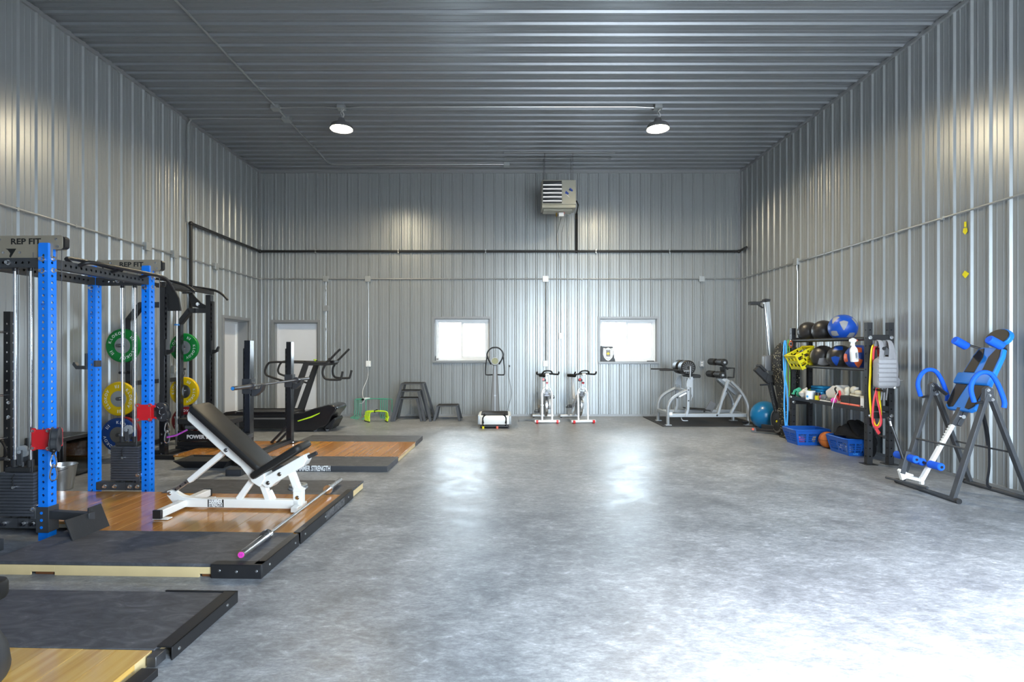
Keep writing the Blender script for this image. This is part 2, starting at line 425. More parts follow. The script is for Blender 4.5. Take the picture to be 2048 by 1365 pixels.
# ================================================================== THE ROOM
XL, XR, YB, YF, ZC = -5.372, 5.175, 11.76, -.5, 5.39
T_ = .22
def struct(name, b, m, parent=None, bev=0., ang=.6):
    o = ob(name, b, m, parent, bev, ang=ang)
    o['kind'] = 'structure'
    return o
b = B(); b.bx(XL - T_, XR + T_, YF - T_, YB + T_, -.12, 0); floor = struct('floor', b, 'concrete')
b = B(); b.bx(XL - T_, XR + T_, YF - T_, YB + T_, ZC + .004, ZC + .12); ceiling = struct('ceiling', b, 'wall_liner')
b = B(); b.bx(-60, 60, -60, 70, -.35, -.13); struct('ground', b, 'ground')

def slab(name, u0, u1, v0, v1, openings, fn):
    b = B()
    us = sorted({u0, u1, *[o[0] for o in openings], *[o[1] for o in openings]})
    for a, c in zip(us, us[1:]):
        vs_ = [(v0, v1)]
        for oa, oc, va, vb in openings:
            if oa <= a + 1e-6 and oc >= c - 1e-6:
                nv = []
                for p, q in vs_:
                    if va > p: nv.append((p, va))
                    if vb < q: nv.append((vb, q))
                vs_ = nv
        for p, q in vs_:
            A = [fn(u, v, d) for d in (-.004, -T_) for u, v in ((a, p), (c, p), (c, q), (a, q))]
            b.add(A, [(0, 1, 2, 3), (7, 6, 5, 4), (0, 4, 5, 1), (1, 5, 6, 2), (2, 6, 7, 3), (3, 7, 4, 0)])
    return struct(name, b, 'wall_liner')

def sheets(parent, u0, u1, v0, v1, openings, fn, m, first=.11, name='panel', cover=.9144, rh=.020):
    """ribbed steel sheets, one object per 0.91 m sheet"""
    rib = .2286; prof = [(u0, 0.)]; p = u0 + first - rib
    while p < u1 + rib:
        for du, h in ((-.028, 0), (-.011, rh), (.011, rh), (.028, 0), (.066, 0), (.072, .0035), (.080, .0035), (.086, 0), (.142, 0), (.148, .0035), (.156, .0035), (.162, 0)):
            if u0 < p + du < u1: prof.append((p + du, h))
        p += rib
    prof.append((u1, 0.))
    cuts = set()
    for o in openings: cuts |= {o[0], o[1]}
    k = u0 + first - .114; 
    while k < u1:
        if k > u0: cuts.add(k)
        k += cover
    def H(u):
        for (a, ha), (c, hc) in zip(prof, prof[1:]):
            if a <= u <= c: return ha + (hc - ha) * (u - a) / max(1e-9, c - a)
        return 0
    allp = sorted(set([q[0] for q in prof]) | {c for c in cuts if u0 < c < u1})
    hs = {u: H(u) for u in allp}
    edges = [u0]; k = u0 + first - .114
    while k < u1:
        if k > u0 + .01: edges.append(k)
        k += cover
    edges.append(u1)
    for ea, ec in zip(edges, edges[1:]):
        b = B(); pts = [u for u in allp if ea - 1e-7 <= u <= ec + 1e-7]
        for a, c in zip(pts, pts[1:]):
            vs_ = [(v0, v1)]
            for oa, oc, va, vb in openings:
                if oa <= a + 1e-6 and oc >= c - 1e-6:
                    nv = []
                    for p_, q_ in vs_:
                        if va > p_: nv.append((p_, min(va, q_)))
                        if vb < q_: nv.append((max(vb, p_), q_))
                    vs_ = nv
            for p_, q_ in vs_:
                b.add([fn(a, p_, hs[a]), fn(c, p_, hs[c]), fn(c, q_, hs[c]), fn(a, q_, hs[a])], [(0, 1, 2, 3)])
        if b.v:
            me = mesh_of(b, name, m, .12, weld=True); o = link(name, me, parent)

WIN = [(-1.52, -.316, 1.205, 2.135), (2.095, 3.346, 1.185, 2.135)]
DOORB = (-5.03, -4.07, 0, 2.05); DOORL = (10.29, 11.30, 0, 2.06)
fb = lambda u, v, d: (u, YB - d, v)
fl = lambda u, v, d: (XL + d, u, v)
fr = lambda u, v, d: (XR - d, u, v)
fc = lambda u, v, d: (v, u, ZC - d)
ff = lambda u, v, d: (u, YF + d, v)
DOORF = (.7, 5.0, 0, 3.9)
wall_back = slab('wall_back', XL - T_, XR + T_, 0, ZC, WIN + [DOORB], fb); sheets(wall_back, XL, XR, 0, ZC, WIN + [DOORB], fb, 'steel_panel', .14)
wall_left = slab('wall_left', YF, YB, 0, ZC, [DOORL], fl); sheets(wall_left, YF, YB, 0, ZC, [DOORL], fl, 'steel_panel', .05)
wall_right = slab('wall_right', YF, YB, 0, ZC, [], fr); sheets(wall_right, YF, YB, 0, ZC, [], fr, 'steel_panel', .05)
wall_front = slab('wall_front', XL - T_, XR + T_, 0, ZC, [DOORF], ff); sheets(wall_front, XL, XR, 0, ZC, [DOORF], ff, 'steel_panel', .14)
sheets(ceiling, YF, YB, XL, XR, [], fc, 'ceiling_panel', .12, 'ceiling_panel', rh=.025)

# corner and base trims
b = B(); b.bx(XL, XR, YB - .03, YB, ZC - .075, ZC - .02); b.bx(XL, XR, YB - .036, YB, ZC - .03, ZC - .018); struct('trim_1', b, 'trim')
for i, (x, s) in enumerate(((XL, 1), (XR, -1))):
    b = B(); b.bx(min(x, x + s * .03), max(x, x + s * .03), YF, YB, ZC - .065, ZC - .018); struct('trim_%d' % (2 + i), b, 'trim')
    b = B(); b.bx(min(x, x + s * .06), max(x, x + s * .06), YB - .024, YB, 0, ZC); b.bx(min(x, x + s * .024), max(x, x + s * .024), YB - .06, YB, 0, ZC); struct('trim_%d' % (4 + i), b, 'trim')
b = B(); b.bx(XL, DOORB[0] - .06, YB - .024, YB, 0, .045); b.bx(DOORB[1] + .06, XR, YB - .024, YB, 0, .045); struct('baseboard_back', b, 'trim')
b = B(); b.bx(XR - .022, XR, YF, YB, 0, .04); struct('baseboard_right', b, 'trim')
b = B(); b.bx(XL, XL + .022, YF, DOORL[0] - .06, 0, .04); struct('baseboard_left', b, 'trim')

# windows: steel reveal, vinyl frame, two sashes, panes
def window(n, w):
    x0, x1, z0, z1 = w
    b = B(); t = .045
    for (a, c, p, q) in ((x0 - t, x1 + t, z1 - .004, z1 + t), (x0 - t, x1 + t, z0 - t, z0 + .004), (x0 - t, x0 + .004, z0, z1), (x1 - .004, x1 + t, z0, z1)):
        b.bx(a, c, YB - .026, YB + .02, p, q)
    y = YB + .015
    b.bx(x0 - .02, x0 + .012, y, YB + .2, z0, z1); b.bx(x1 - .012, x1 + .02, y, YB + .2, z0, z1); b.bx(x0, x1, y, YB + .2, z1 - .012, z1 + .02); b.bx(x0 - .03, x1 + .03, YB - .05, YB + .2, z0 - .03, z0 + .012)
    win = struct('window_%d' % n, b, 'trim', bev=.003)
    x0 += .012; x1 -= .012; z0 += .012; z1 -= .012
    def fr_(b, a, c, p, q, w_, ya, yb):
        b.bx(a, c, ya, yb, q - w_, q); b.bx(a, c, ya, yb, p, p + w_); b.bx(a, a + w_, ya, yb, p + w_, q - w_); b.bx(c - w_, c, ya, yb, p + w_, q - w_); return b
    ob('window_frame', fr_(B(), x0, x1, z0, z1, .045, YB + .09, YB + .17), 'vinyl_white', win, .004)
    xm = (x0 + x1) / 2
    s1 = ob('sash', fr_(B(), x0 + .045, xm + .03, z0 + .045, z1 - .045, .022, YB + .14, YB + .165), 'vinyl_white', win, .003)
    s2 = ob('sash', fr_(B(), xm - .03, x1 - .045, z0 + .045, z1 - .045, .048, YB + .10, YB + .135), 'vinyl_white', win, .003)
    b = B(); b.bx(x0 + .06, xm + .02, YB + .15, YB + .154, z0 + .06, z1 - .06); ob('pane', b, 'glass', s1)
    b = B(); b.bx(xm, x1 - .08, YB + .115, YB + .119, z0 + .08, z1 - .08); ob('pane', b, 'glass', s2)
    b = B(); b.bx(xm - .028, xm - .012, YB + .085, YB + .1, z0 + .55, z0 + .63); ob('latch', b, 'vinyl_white', s2, .002)
for i, w in enumerate(WIN): window(i + 1, w)

def door(n, back):
    b = B(); t = .06
    if back:
        x0, x1, _, z1 = DOORB
        b.bx(x0 - t, x0, YB - .026, YB + .015, 0, z1 + t); b.bx(x1, x1 + t, YB - .026, YB + .015, 0, z1 + t); b.bx(x0, x1, YB - .026, YB + .015, z1, z1 + t)
        b.bx(x0 - .015, x0 + .02, YB + .01, YB + .21, 0, z1); b.bx(x1 - .02, x1 + .015, YB + .01, YB + .21, 0, z1); b.bx(x0, x1, YB + .01, YB + .21, z1 - .02, z1 + .015)
        b.bx(x0 - .02, x1 + .02, YB + .02, YB + .3, -.1, .012)
        d = struct('door_%d' % n, b, 'trim', bev=.003)
        b = B(); b.bx(x0 + .02, x1 - .02, YB + .13, YB + .175, .008, z1 - .02); lf = ob('door_leaf', b, 'door_white', d, .003)
        b = B(); b.bx(x0 + .02, x0 + .05, YB + .10, YB + .13, 0, z1 - .02); b.bx(x1 - .05, x1 - .02, YB + .10, YB + .13, 0, z1 - .02); b.bx(x0 + .05, x1 - .05, YB + .10, YB + .13, z1 - .05, z1 - .02); ob('door_stop', b, 'door_white', d)
        b = B(); b.cyl((x1 - .1, YB + .13, .95), (x1 - .1, YB + .08, .95), .012); b.bar((x1 - .1, YB + .085, .95), (x1 - .22, YB + .085, .95), .018, .018); b.cyl((x1 - .1, YB + .131, .95), (x1 - .1, YB + .12, .95), .03); ob('door_handle', b, 'steel', lf, .002)
    else:
        y0, y1, _, z1 = DOORL
        b.bx(XL - .015, XL + .026, y0 - t, y0, 0, z1 + t); b.bx(XL - .015, XL + .026, y1, y1 + t, 0, z1 + t); b.bx(XL - .015, XL + .026, y0, y1, z1, z1 + t)
        b.bx(XL - .34, XL - .01, y0 - .015, y0 + .02, 0, z1); b.bx(XL - .34, XL - .01, y1 - .02, y1 + .015, 0, z1); b.bx(XL - .34, XL - .01, y0, y1, z1 - .02, z1 + .015); b.bx(XL - .4, XL - T_, y0 - .1, y1 + .1, -.1, .0)
        d = struct('door_%d' % n, b, 'trim', bev=.003)
        b = B(); b.bx(XL - .29, XL - .245, y0 + .02, y1 - .02, .008, z1 - .02); lf = ob('door_leaf', b, 'door_white', d, .003)
        b = B(); b.bx(XL - .245, XL - .215, y1 - .06, y1 - .02, 0, z1 - .02); b.bx(XL - .245, XL - .215, y0 + .02, y0 + .06, 0, z1 - .02); b.bx(XL - .245, XL - .215, y0 + .06, y1 - .06, z1 - .06, z1 - .02); ob('door_stop', b, 'vinyl_white', d)
        b = B(); b.cyl((XL - .245, y0 + .12, .95), (XL - .19, y0 + .12, .95), .012); b.bar((XL - .195, y0 + .12, .95), (XL - .195, y0 + .24, .95), .018, .018); ob('door_handle', b, 'steel', lf, .002)
door(1, True); door(2, False)

# ------------------------------------------------------------------ conduits, boxes, pipe
def clip_at(b, p, ax): 
    x, y, z = p
    b.bx(x - .012, x + .012, y - .012, y + .012, z - .02, z + .02)
ZK = 3.0; YK = YB - .032; XKL = XL + .032; XKR = XR - .032
def conduit(label, pts, r=.0115, sm=0, clips=()):
    b = B(); b.tube(pts, r, 8, sm=sm); o = tag(ob('conduit', b, 'galv'), label, 'conduit', 'galvanised conduits of the building')
    for c in clips:
        q = B(); clip_at(q, c, 0); ob('strap', q, 'galv_box', o)
    return o
conduit('long thin galvanised conduit running level along the left wall', [(XKL, -.4, ZK), (XKL, YB - .2, ZK), (XKL + .02, YB - .09, ZK), (XKL + .07, YK - .03, ZK)], clips=[(XKL, y, ZK) for y in (5.9, 6.7, 7.4, 9.2, 10.6)])
conduit('long thin galvanised conduit running level along the back wall', [(XKL + .072, YK - .028, ZK), (XKL + .12, YK - .008, ZK), (XKL + .2, YK, ZK), (XKR - .2, YK, ZK), (XKR - .12, YK - .008, ZK), (XKR - .072, YK - .028, ZK)], clips=[(x, YK, ZK) for x in (-4.4, -2.4, -1.2, .1, 1.7, 2.9, 4.6)])
conduit('long thin galvanised conduit running level along the right wall', [(XKR - .07, YK - .03, ZK), (XKR - .02, YB - .09, ZK), (XKR, YB - .2, ZK), (XKR, -.4, ZK)], clips=[(XKR, y, ZK) for y in (5.0, 6.3, 7.6, 8.6, 10.4)])
conduit('vertical conduit dropping from the double junction boxes beside the back door', [(-3.884, YK, ZK), (-3.884, YK, 1.2)], .010, clips=[(-3.88, YK, 2.75), (-3.88, YK, 1.9)])
conduit('vertical conduit down to the outlet above the teal hurdles', [(-2.965, YK, ZK), (-2.965, YK, 2.8), (-2.955, YK + .005, 2.75), (-2.955, YK + .005, 1.2)], .008)
conduit('vertical conduit down to the outlet behind the spin bikes', [(.905, YK, ZK), (.905, YK, 1.2)], .008)
conduit('vertical conduit down to the outlet behind the roman chair bench', [(4.31, YK, ZK), (4.31, YK, 1.2)], .008)
conduit('vertical conduit on the right wall above the ball rack', [(XKR, 9.44, ZK), (XKR, 9.44, 2.88), (XKR + .012, 9.44, 2.82), (XKR + .012, 9.44, .9)], .010)
conduit('vertical conduit on the left wall behind the black half rack', [(XKL, 8.71, ZK), (XKL, 8.71, 2.85), (XKL - .008, 8.71, 2.78), (XKL - .008, 8.71, 1.15)], .010)
conduit('conduit rising up the left wall and bending onto the ceiling', [(XKL, 9.06, 3.62), (XKL, 9.06, ZC - .30), (XKL + .02, 9.06, ZC - .14), (XKL + .07, 9.06, ZC - .06), (XKL + .17, 9.06, ZC - .034), (-3.72, 9.06, ZC - .034)], .013, sm=3)
ceil_c = conduit('long conduit running the length of the ceiling on the left', [(-3.66, YF + .1, ZC - .034), (-3.66, 11.2, ZC - .034), (-3.62, 11.28, ZC - .034), (-3.5, 11.3, ZC - .034), (.02, 11.3, ZC - .034)], .014)
conduit('conduit across the ceiling feeding the two hanging lamps', [(-3.6, 8.63, ZC - .05), (-3.35, 8.63, ZC - .036), (-2.9, 8.63, ZC - .034), (-2.7, 8.63, ZC - .05), (-2.5, 8.63, ZC - .05), (-2.3, 8.63, ZC - .034), (2.1, 8.63, ZC - .034), (2.42, 8.63, ZC - .05)], .012)
conduit('thin control conduit hanging from under the unit heater', [(1.16, 10.95, 4.15), (1.16, YK - .02, 4.0), (1.17, YK - .02, 3.7), (1.24, YK, 3.4), (1.245, YK, 1.78)], .007)
conduit('second thin wire conduit under the heater beside the gas pipe', [(1.26, 10.95, 4.2), (1.262, YK - .02, 4.02), (1.27, YK - .02, 3.55)], .005)

def jbox(label, c, n, w=.115, d=.055, cov='galv_box', g='grey junction boxes'):
    """square junction box; n = wall normal axis"""
    T = thing('junction_box', label, 'junction box', c, 0, g); h = w / 2
    b = B()
    if n == 'b': b.bx(-h, h, -d, 0, -h, h); ob('box', b, 'galv_box', T, .004); b = B(); b.bx(-h * 1.06, h * 1.06, -d - .006, -d, -h * 1.06, h * 1.06); ob('cover', b, cov, T, .002); k = B(); bolt(k, (h * .7, -d - .006, h * .7), (0, -1, 0), .004, .003)
    elif n == 'c': b.bx(-h, h, -h, h, -d, 0); ob('box', b, 'galv_box', T, .004); b = B(); b.bx(-h * 1.06, h * 1.06, -h * 1.06, h * 1.06, -d - .006, -d); ob('cover', b, cov, T, .002); k = B(); bolt(k, (h * .7, h * .7, -d - .006), (0, 0, -1), .004, .003)
    else:
        s = 1 if n == 'l' else -1
        b.bx(min(0, s * d), max(0, s * d), -h, h, -h, h); ob('box', b, 'galv_box', T, .004); b = B(); a, e = sorted((s * d, s * (d + .006))); b.bx(a, e, -h * 1.06, h * 1.06, -h * 1.06, h * 1.06); ob('cover', b, cov, T, .002); k = B(); bolt(k, (s * (d + .006), h * .7, h * .7), (s, 0, 0), .004, .003)
    ob('screw', k, 'steel', T)
    return T
yb = YB - .004
jbox('grey junction box on the level conduit, first from the back door', (-3.884, yb, ZK), 'b'); jbox('grey junction box below the level conduit beside the back door', (-3.884, yb, 2.36), 'b')
jbox('grey junction box on the level conduit above the teal hurdles', (-2.965, yb, ZK), 'b'); jbox('white square cover box on the level conduit above the spin bikes', (.905, yb, ZK), 'b', .12, .05, 'vinyl_white')
jbox('grey junction box on the level conduit above the roman chair bench', (4.31, yb, ZK), 'b')
jbox('grey junction box on the right wall conduit above the ball rack', (XR - .004, 9.44, ZK), 'r')
jbox('grey junction box on the left wall conduit beside the far lettered rack plate', (XL + .004, 8.04, ZK), 'l'); jbox('grey junction box on the left wall conduit above the wall outlet', (XL + .004, 8.71, ZK), 'l'); jbox('grey junction box on the left wall conduit just past the black gas pipe', (XL + .004, 9.95, ZK), 'l')
jbox('round-edged dark ceiling box where the lamp conduit branches off', (-3.66, 8.63, ZC - .004), 'c', .13, .07); jbox('dark ceiling box where the left wall conduit joins', (-3.66, 9.06, ZC - .004), 'c', .13, .07)
jbox('ceiling box above the lamp nearer the left wall', (-2.61, 8.63, ZC - .004), 'c', .12, .06); jbox('ceiling box above the lamp nearer the right wall', (2.47, 8.63, ZC - .004), 'c', .12, .06)
jbox('ceiling box at the end of the back conduit by the heater', (.06, 11.3, ZC - .004), 'c', .12, .07)

def outlet(label, c, n='b', m='vinyl_white', plug=False, sw=False):
    T = thing('wall_outlet' if not sw else 'light_switch', label, 'outlet' if not sw else 'switch', c, 0 if n == 'b' else (-PI / 2 if n == 'r' else PI / 2), None if sw else 'wall outlets')
    b = B(); b.bx(-.05, .05, -.045, 0, -.06, .06); ob('box', b, 'galv_box', T, .003)
    b = B(); b.rbox(-.052, .052, -.052, -.045, -.064, .064, .01, 'y'); pl = ob('cover_plate', b, m, T)
    b = B()
    if sw: b.bx(-.008, .008, -.062, -.05, -.014, .016); ob('toggle', b, 'vinyl_white', pl, .002)
    else:
        for z in (-.026, .026): b.rbox(-.02, .02, -.056, -.05, z - .018, z + .018, .009, 'y')
        ob('socket', b, 'letter_white', pl)
    if plug: b = B(); b.rbox(-.028, .028, -.1, -.056, -.045, -.002, .008, 'y'); ob('plug', b, 'vinyl_white', T)
    return T
outlet('wall outlet with a white plug above the teal hurdles', (-2.955, yb, 1.15), plug=True)
outlet('white wall outlet between the two spin bikes', (.905, yb, 1.155)); outlet('grey-boxed wall outlet behind the roman chair bench', (4.31, yb, 1.15), m='silver')
outlet('grey-boxed wall outlet on the left wall behind the black half rack', (XL + .004, 8.71, 1.14), 'l', 'silver')
outlet('small white light switch between the spin bikes and the plaque window', (1.245, yb, 1.76), sw=True)

ZG = 3.60
G = thing('gas_pipe', 'black iron gas pipe along the back wall with a riser to the heater', 'pipe', (XL + .06, 9.12, 1.0))
o_ = (XL + .06, 9.12, 1.0)
b = B(o_); xg = XL + .06; yg = YB - .06
b.tube([(xg, 9.12, .35), (xg, 9.12, ZG)], .026, 10); b.tube([(xg, 9.12, ZG), (xg, yg, ZG), (XR - .06, yg, ZG), (XR - .06, YB - .42, ZG + .02)], .026, 10)
ob('pipe_run', b, 'gas_pipe', G)
b = B(o_); b.tube([(1.58, yg, ZG), (1.58, yg, 4.42)], .024, 10); b.tube([(1.58, yg, 4.42), (1.56, 11.3, 4.50), (1.5, 11.1, 4.52), (1.42, 11.0, 4.52)], .015, 8); ob('riser', b, 'gas_pipe', G)
b = B(o_); b.cyl((1.58, yg, 4.30), (1.58, yg, 4.40), .024, n=8); ob('gas_valve', b, 'brass', G)
for p in ((xg, 9.12, ZG), (xg, yg, ZG), (XR - .06, yg, ZG), (1.58, yg, ZG)):
    b = B(o_); b.ball(p, .038, n=12, m=8); ob('elbow', b, 'gas_pipe', G)
for x in (-4.1, -2.3, -.4, 1.35 + .65, 3.6):
    b = B(o_); b.bx(x - .012, x + .012, yg - .024, YB - .005, ZG - .045, ZG + .045); ob('pipe_strap', b, 'galv', G)

# ------------------------------------------------------------------ hanging lamps
def lamp(x, y, label):
    T = thing('hanging_lamp', label, 'lamp', (x, y, 5.04), 0, 'high bay lamps under the ceiling')
    b = B(); b.lathe([(.001, .13), (.05, .13), (.06, .10), (.075, .06), (.15, .035), (.165, .015), (.18, -.042), (.176, -.042), (.155, .004), (.001, .004)], n=36); ob('housing', b, 'greyplastic', T)
    b = B(); b.lathe([(.001, -.010), (.10, -.009), (.149, .002), (.149, .003), (.001, .003)], n=36); ob('diffuser', b, 'lamp_glow', T)
    b = B(); b.tube([(0, 0, .13), (.012, 0, .17), (-.012, 0, .22), (0, 0, .24), (0, 0, .285)], .004, 8, sm=4); ob('hook', b, 'steel', T)
    b = B(); b.tube([(.02, 0, .13), (.04, 0, .19), (.015, .01, .25), (.04, 0, .27), (.03, 0, .285)], .005, 8, sm=5); ob('cord', b, 'fabric_white', T)
lamp(-2.61, 8.63, 'lit round high bay lamp over the half rack side of the room')
lamp(2.47, 8.63, 'lit round high bay lamp between the heater and the ball rack side')

# ------------------------------------------------------------------ unit heater
H = thing('unit_heater', 'tan gas unit heater with louvres hung high above the back windows', 'heater', (1.085, 10.8, 4.32))
b = B(); b.bx(-.335, .335, -.2, .205, .0, .49); ob('cabinet', b, 'heater_tan', H, .008)
b = B(); b.bx(-.335, .335, -.19, .22, -.06, 0); b.bx(-.3, .28, -.1, .2, -.09, -.06); ob('burner_box', b, 'heater_tan', H, .006)
b = B(); b.bx(-.318, .052, -.212, -.2, .025, .465); ob('louvre_opening', b, 'black', H)
for i in range(5):
    b = B(); z = .07 + i * .078; b.cyl((-.315, -.218, z), (.05, -.218, z), .016, n=10); b.bar((-.315, -.212, z + .01), (.05, -.208, z + .038), .012, .004); ob('louvre', b, 'steel', H)
b = B(); b.bx(.058, .33, -.212, -.2, .012, .478); pn = ob('front_panel', b, 'heater_tan', H, .003)
b = B()
for k, dx in enumerate((-.05, .03)):
    b.prism([(.195 + dx - .03, .24 + k * .06 - .02), (.195 + dx + .03, .24 + k * .06 - .05), (.195 + dx + .05, .24 + k * .06 - .02), (.195 + dx - .01, .24 + k * .06 + .03)], 'y', -.2135, -.212)
b.m = 1; b.prism([(.14, .20), (.165, .185), (.21, .14), (.185, .155)], 'y', -.2135, -.212); b.prism([(.19, .31), (.21, .30), (.25, .25), (.235, .255)], 'y', -.2135, -.212)
ob('emblem', b, ['letter_blue', 'letter_white'], pn)
for x, z in ((.07, .03), (.32, .03), (.07, .465), (.32, .465)): b = B(); bolt(b, (x, -.212, z), (0, -1, 0), .005, .004); ob('screw', b, 'steel', H)
for x in (-.28, .28):
    for y in (-.15, .17): b = B(); b.cyl((x, y, .49), (x, y, 1.045), .005, n=8); ob('hanger_rod', b, 'darksteel', H)
b = B(); b.cyl((-.02, .1, -.09), (-.02, .1, -.16), .015, n=10); b.m = 1; b.bx(.02, .12, .02, .1, -.17, -.1); b.m = 2; b.bar((.12, .06, -.14), (.14, .06, -.06), .02, .012); ob('gas_control', b, ['brass', 'letter_white', 'red'], H, .003)
b = B(); b.bx(-.337, -.335, -.15, -.1, .1, .30); ob('rating_label', b, 'letter_white', H)
for y, lab in ((10.65, 'front steel channel strip on the ceiling above the heater'), (10.97, 'rear steel channel strip on the ceiling above the heater')):
    b = B(); b.bx(-1.1, 1.1, -.02, .02, -.022, .0); o = tag(ob('channel_strip', b, 'trim', None, .003), lab, 'strut', 'heater support strips'); o.location = (1.1, y, ZC - .018)
# yellow tape marks
b = B(); b.bx(-.004, .002, -.012, .012, .03, .09); b.prism([(-.03, -.02), (.0, -.055), (.03, -.02), (.02, .02), (-.02, .02)], 'x', -.004, .002); o = tag(ob('tape_mark', b, 'yellow'), 'yellow tape tag stuck below the conduit on the right wall', 'tape'); o.location = (XR - .008, 6.02, 2.80)
b = B(); b.prism([(-.045, .0), (.005, -.045), (.045, .0), (.01, .04)], 'x', -.004, .002); o = tag(ob('tape_mark', b, 'yellow'), 'yellow diamond tape patch lower on the right wall', 'tape'); o.location = (XR - .02, 6.0, 2.30)
# ================================================================== LEFT SIDE: platforms, racks, bench
TH = R(-1.9)          # the lifting stations stand slightly turned to the walls
k2_ = .46 / TXT['HAMMER STRENGTH'][2]
def planks(parent, x0, x1, yr, z0, z1, w=.125, m='plank'):
    """wood strips running front to back, one object each; yr(x) gives (y0,y1)"""
    n = max(1, round((x1 - x0) / w)); w = (x1 - x0) / n; cache = {}
    for i in range(n):
        xc = x0 + (i + .5) * w; y0, y1 = yr(xc); k = (round(y0, 3), round(y1, 3))
        if k not in cache:
            b = B(); b.bx(-w / 2 + .0006, w / 2 - .0006, y0, y1, z0, z1); cache[k] = mesh_of(b, 'plank', m)
        link('plank', cache[k], parent, (xc, 0, random.uniform(-.0006, .0006)), bev=.0009)
def part(name, m, parent, *boxes, bev=.003):
    b = B()
    for q in boxes: b.bx(*q)
    return ob(name, b, m, parent, bev)
def screws(parent, pts, d, r=.006):
    me = None
    for p in pts:
        b = B(); bolt(b, (0, 0, 0), d, r, .004, 10); me = me or mesh_of(b, 'screw', 'steel'); link('screw', me, parent, p)

# --- platform B: the one under the blue rack and the white bench (origin: its front right bottom corner)
PB = thing('lifting_platform', 'lifting platform with glossy wood centre and bare pine front edge under the white bench', 'platform', (-1.538, 3.42, 0), TH, 'lifting platforms')
H_ = .087
part('rubber_mat', 'mat_rubber', PB, (-1.80, -.055, .0, .60, H_ - .022, H_), bev=.004)
part('rubber_mat', 'mat_rubber', PB, (-1.80, -.055, 1.66, 2.2, H_ - .022, H_), bev=.004)
planks(PB, -1.80, -.058, lambda x: (.602, 1.658), H_ - .024, H_ - .002)
planks(PB, -3.0, -1.80, lambda x: (.80, 1.70), H_ - .024, H_ - .002)
part('plywood_base', 'pine', PB, (-1.79, -.07, .012, 2.19, .03, H_ - .024)); part('plywood_base', 'pine', PB, (-2.98, -1.79, .81, 1.69, .03, H_ - .024))
b = B(); b.bx(-1.80, -1.52, .0, .012, 0, H_ - .022); b.bx(-1.52, -1.36, .0, .012, .022, H_ - .022); b.bx(-1.36, -.41, .0, .012, 0, H_ - .022); b.bx(-.41, -.325, .0, .012, .022, H_ - .022); ob('pine_edge_board', b, 'pine', PB, .001)
part('floor_batten', 'darkwood', PB, (-1.50, -1.38, .013, 2.1, .0, .03)); part('floor_batten', 'darkwood', PB, (-.40, -.26, .013, 2.1, .0, .03))
b = B(); b.bx(-.325, 0, -.014, .0, 0, H_ + .002); b.bx(-.325, 0, -.014, .05, H_ - .004, H_ + .003); ob('corner_bracket', b, 'black', PB, .002)
b = B(); b.bx(-.006, 0, 0, .565, 0, H_ + .003); b.bx(-.055, 0, .0, .565, H_ - .003, H_ + .003); ob('edge_channel', b, 'black', PB, .002)
b = B(); b.bx(-.006, 0, .60, 1.85, 0, H_ + .003); b.bx(-.055, 0, .60, 1.85, H_ - .003, H_ + .003); ch2 = ob('edge_channel', b, 'black', PB, .002)
b = B(); b.bx(-.055, -.01, 1.85, 2.2, .005, H_ - .02); ob('pine_edge_board', b, 'pine', PB, .001)
b = B(); b.bx(-.055, -.002, 1.85, 2.2, H_ - .02, H_); ob('mat_edge', b, 'mat_rubber', PB, .002)
b = B(); b.text('HAMMER STRENGTH', MX((.0008, 1.35, .045), (0, 1, 0), (0, 0, 1)))
for v in b.v: v.y = 1.35 + (v.y - 1.35) * k2_
ob('worn_lettering', b, 'greyplastic', ch2)
screws(PB, [(-.27, -.0142, .05), (-.16, -.0142, .045), (-.03, -.0142, .05)], (0, -1, 0)); screws(PB, [(.0002, .1, .05), (.0002, .5, .045), (.0002, .68, .05), (.0002, 1.1, .05), (.0002, 1.7, .05)], (1, 0, 0))

# --- platform A: nearest, only its back right corner in view
PA = thing('lifting_platform', 'lifting platform with scuffed rubber mat, honey wood and a loose black edge channel', 'platform', (-1.533, 3.085, 0), TH, 'lifting platforms')
HA = .06
part('rubber_mat', 'mat_rubber', PA, (-1.9, -.075, -.585, .0, HA - .02, HA), bev=.003)
planks(PA, -1.9, -.085, lambda x: (-1.7, -.587), HA - .03, HA - .004, .16, 'plank_honey')
part('plywood_base', 'pine', PA, (-1.89, -.10, -1.68, -.01, .0, HA - .03))
b = B(); b.bx(-.1, -.085, -.7, -.6, .0, HA - .006); ob('wood_block', b, 'pine', PA)
b = B(); b.bx(-.006, 0, -.57, .012, 0, HA + .006); b.bx(-.075, 0, -.57, .012, HA, HA + .006); b.bx(-.42, 0, 0, .012, HA - .01, HA + .006); ob('edge_channel', b, 'black', PA, .0015)
b = B(); b.bx(-.075, -.03, -.64, -.57, .008, HA - .006); ob('channel_core', b, 'darksteel', PA, .003)
b = B(); b.bx(.01, .015, -1.6, -.69, 0, .032); b.bx(-.06, .015, -1.6, -.69, .03, .035); o = ob('loose_edge_channel', b, 'black', PA, .0015)
screws(PA, [(.0002, -.1, .035), (.0002, -.52, .03)], (1, 0, 0))

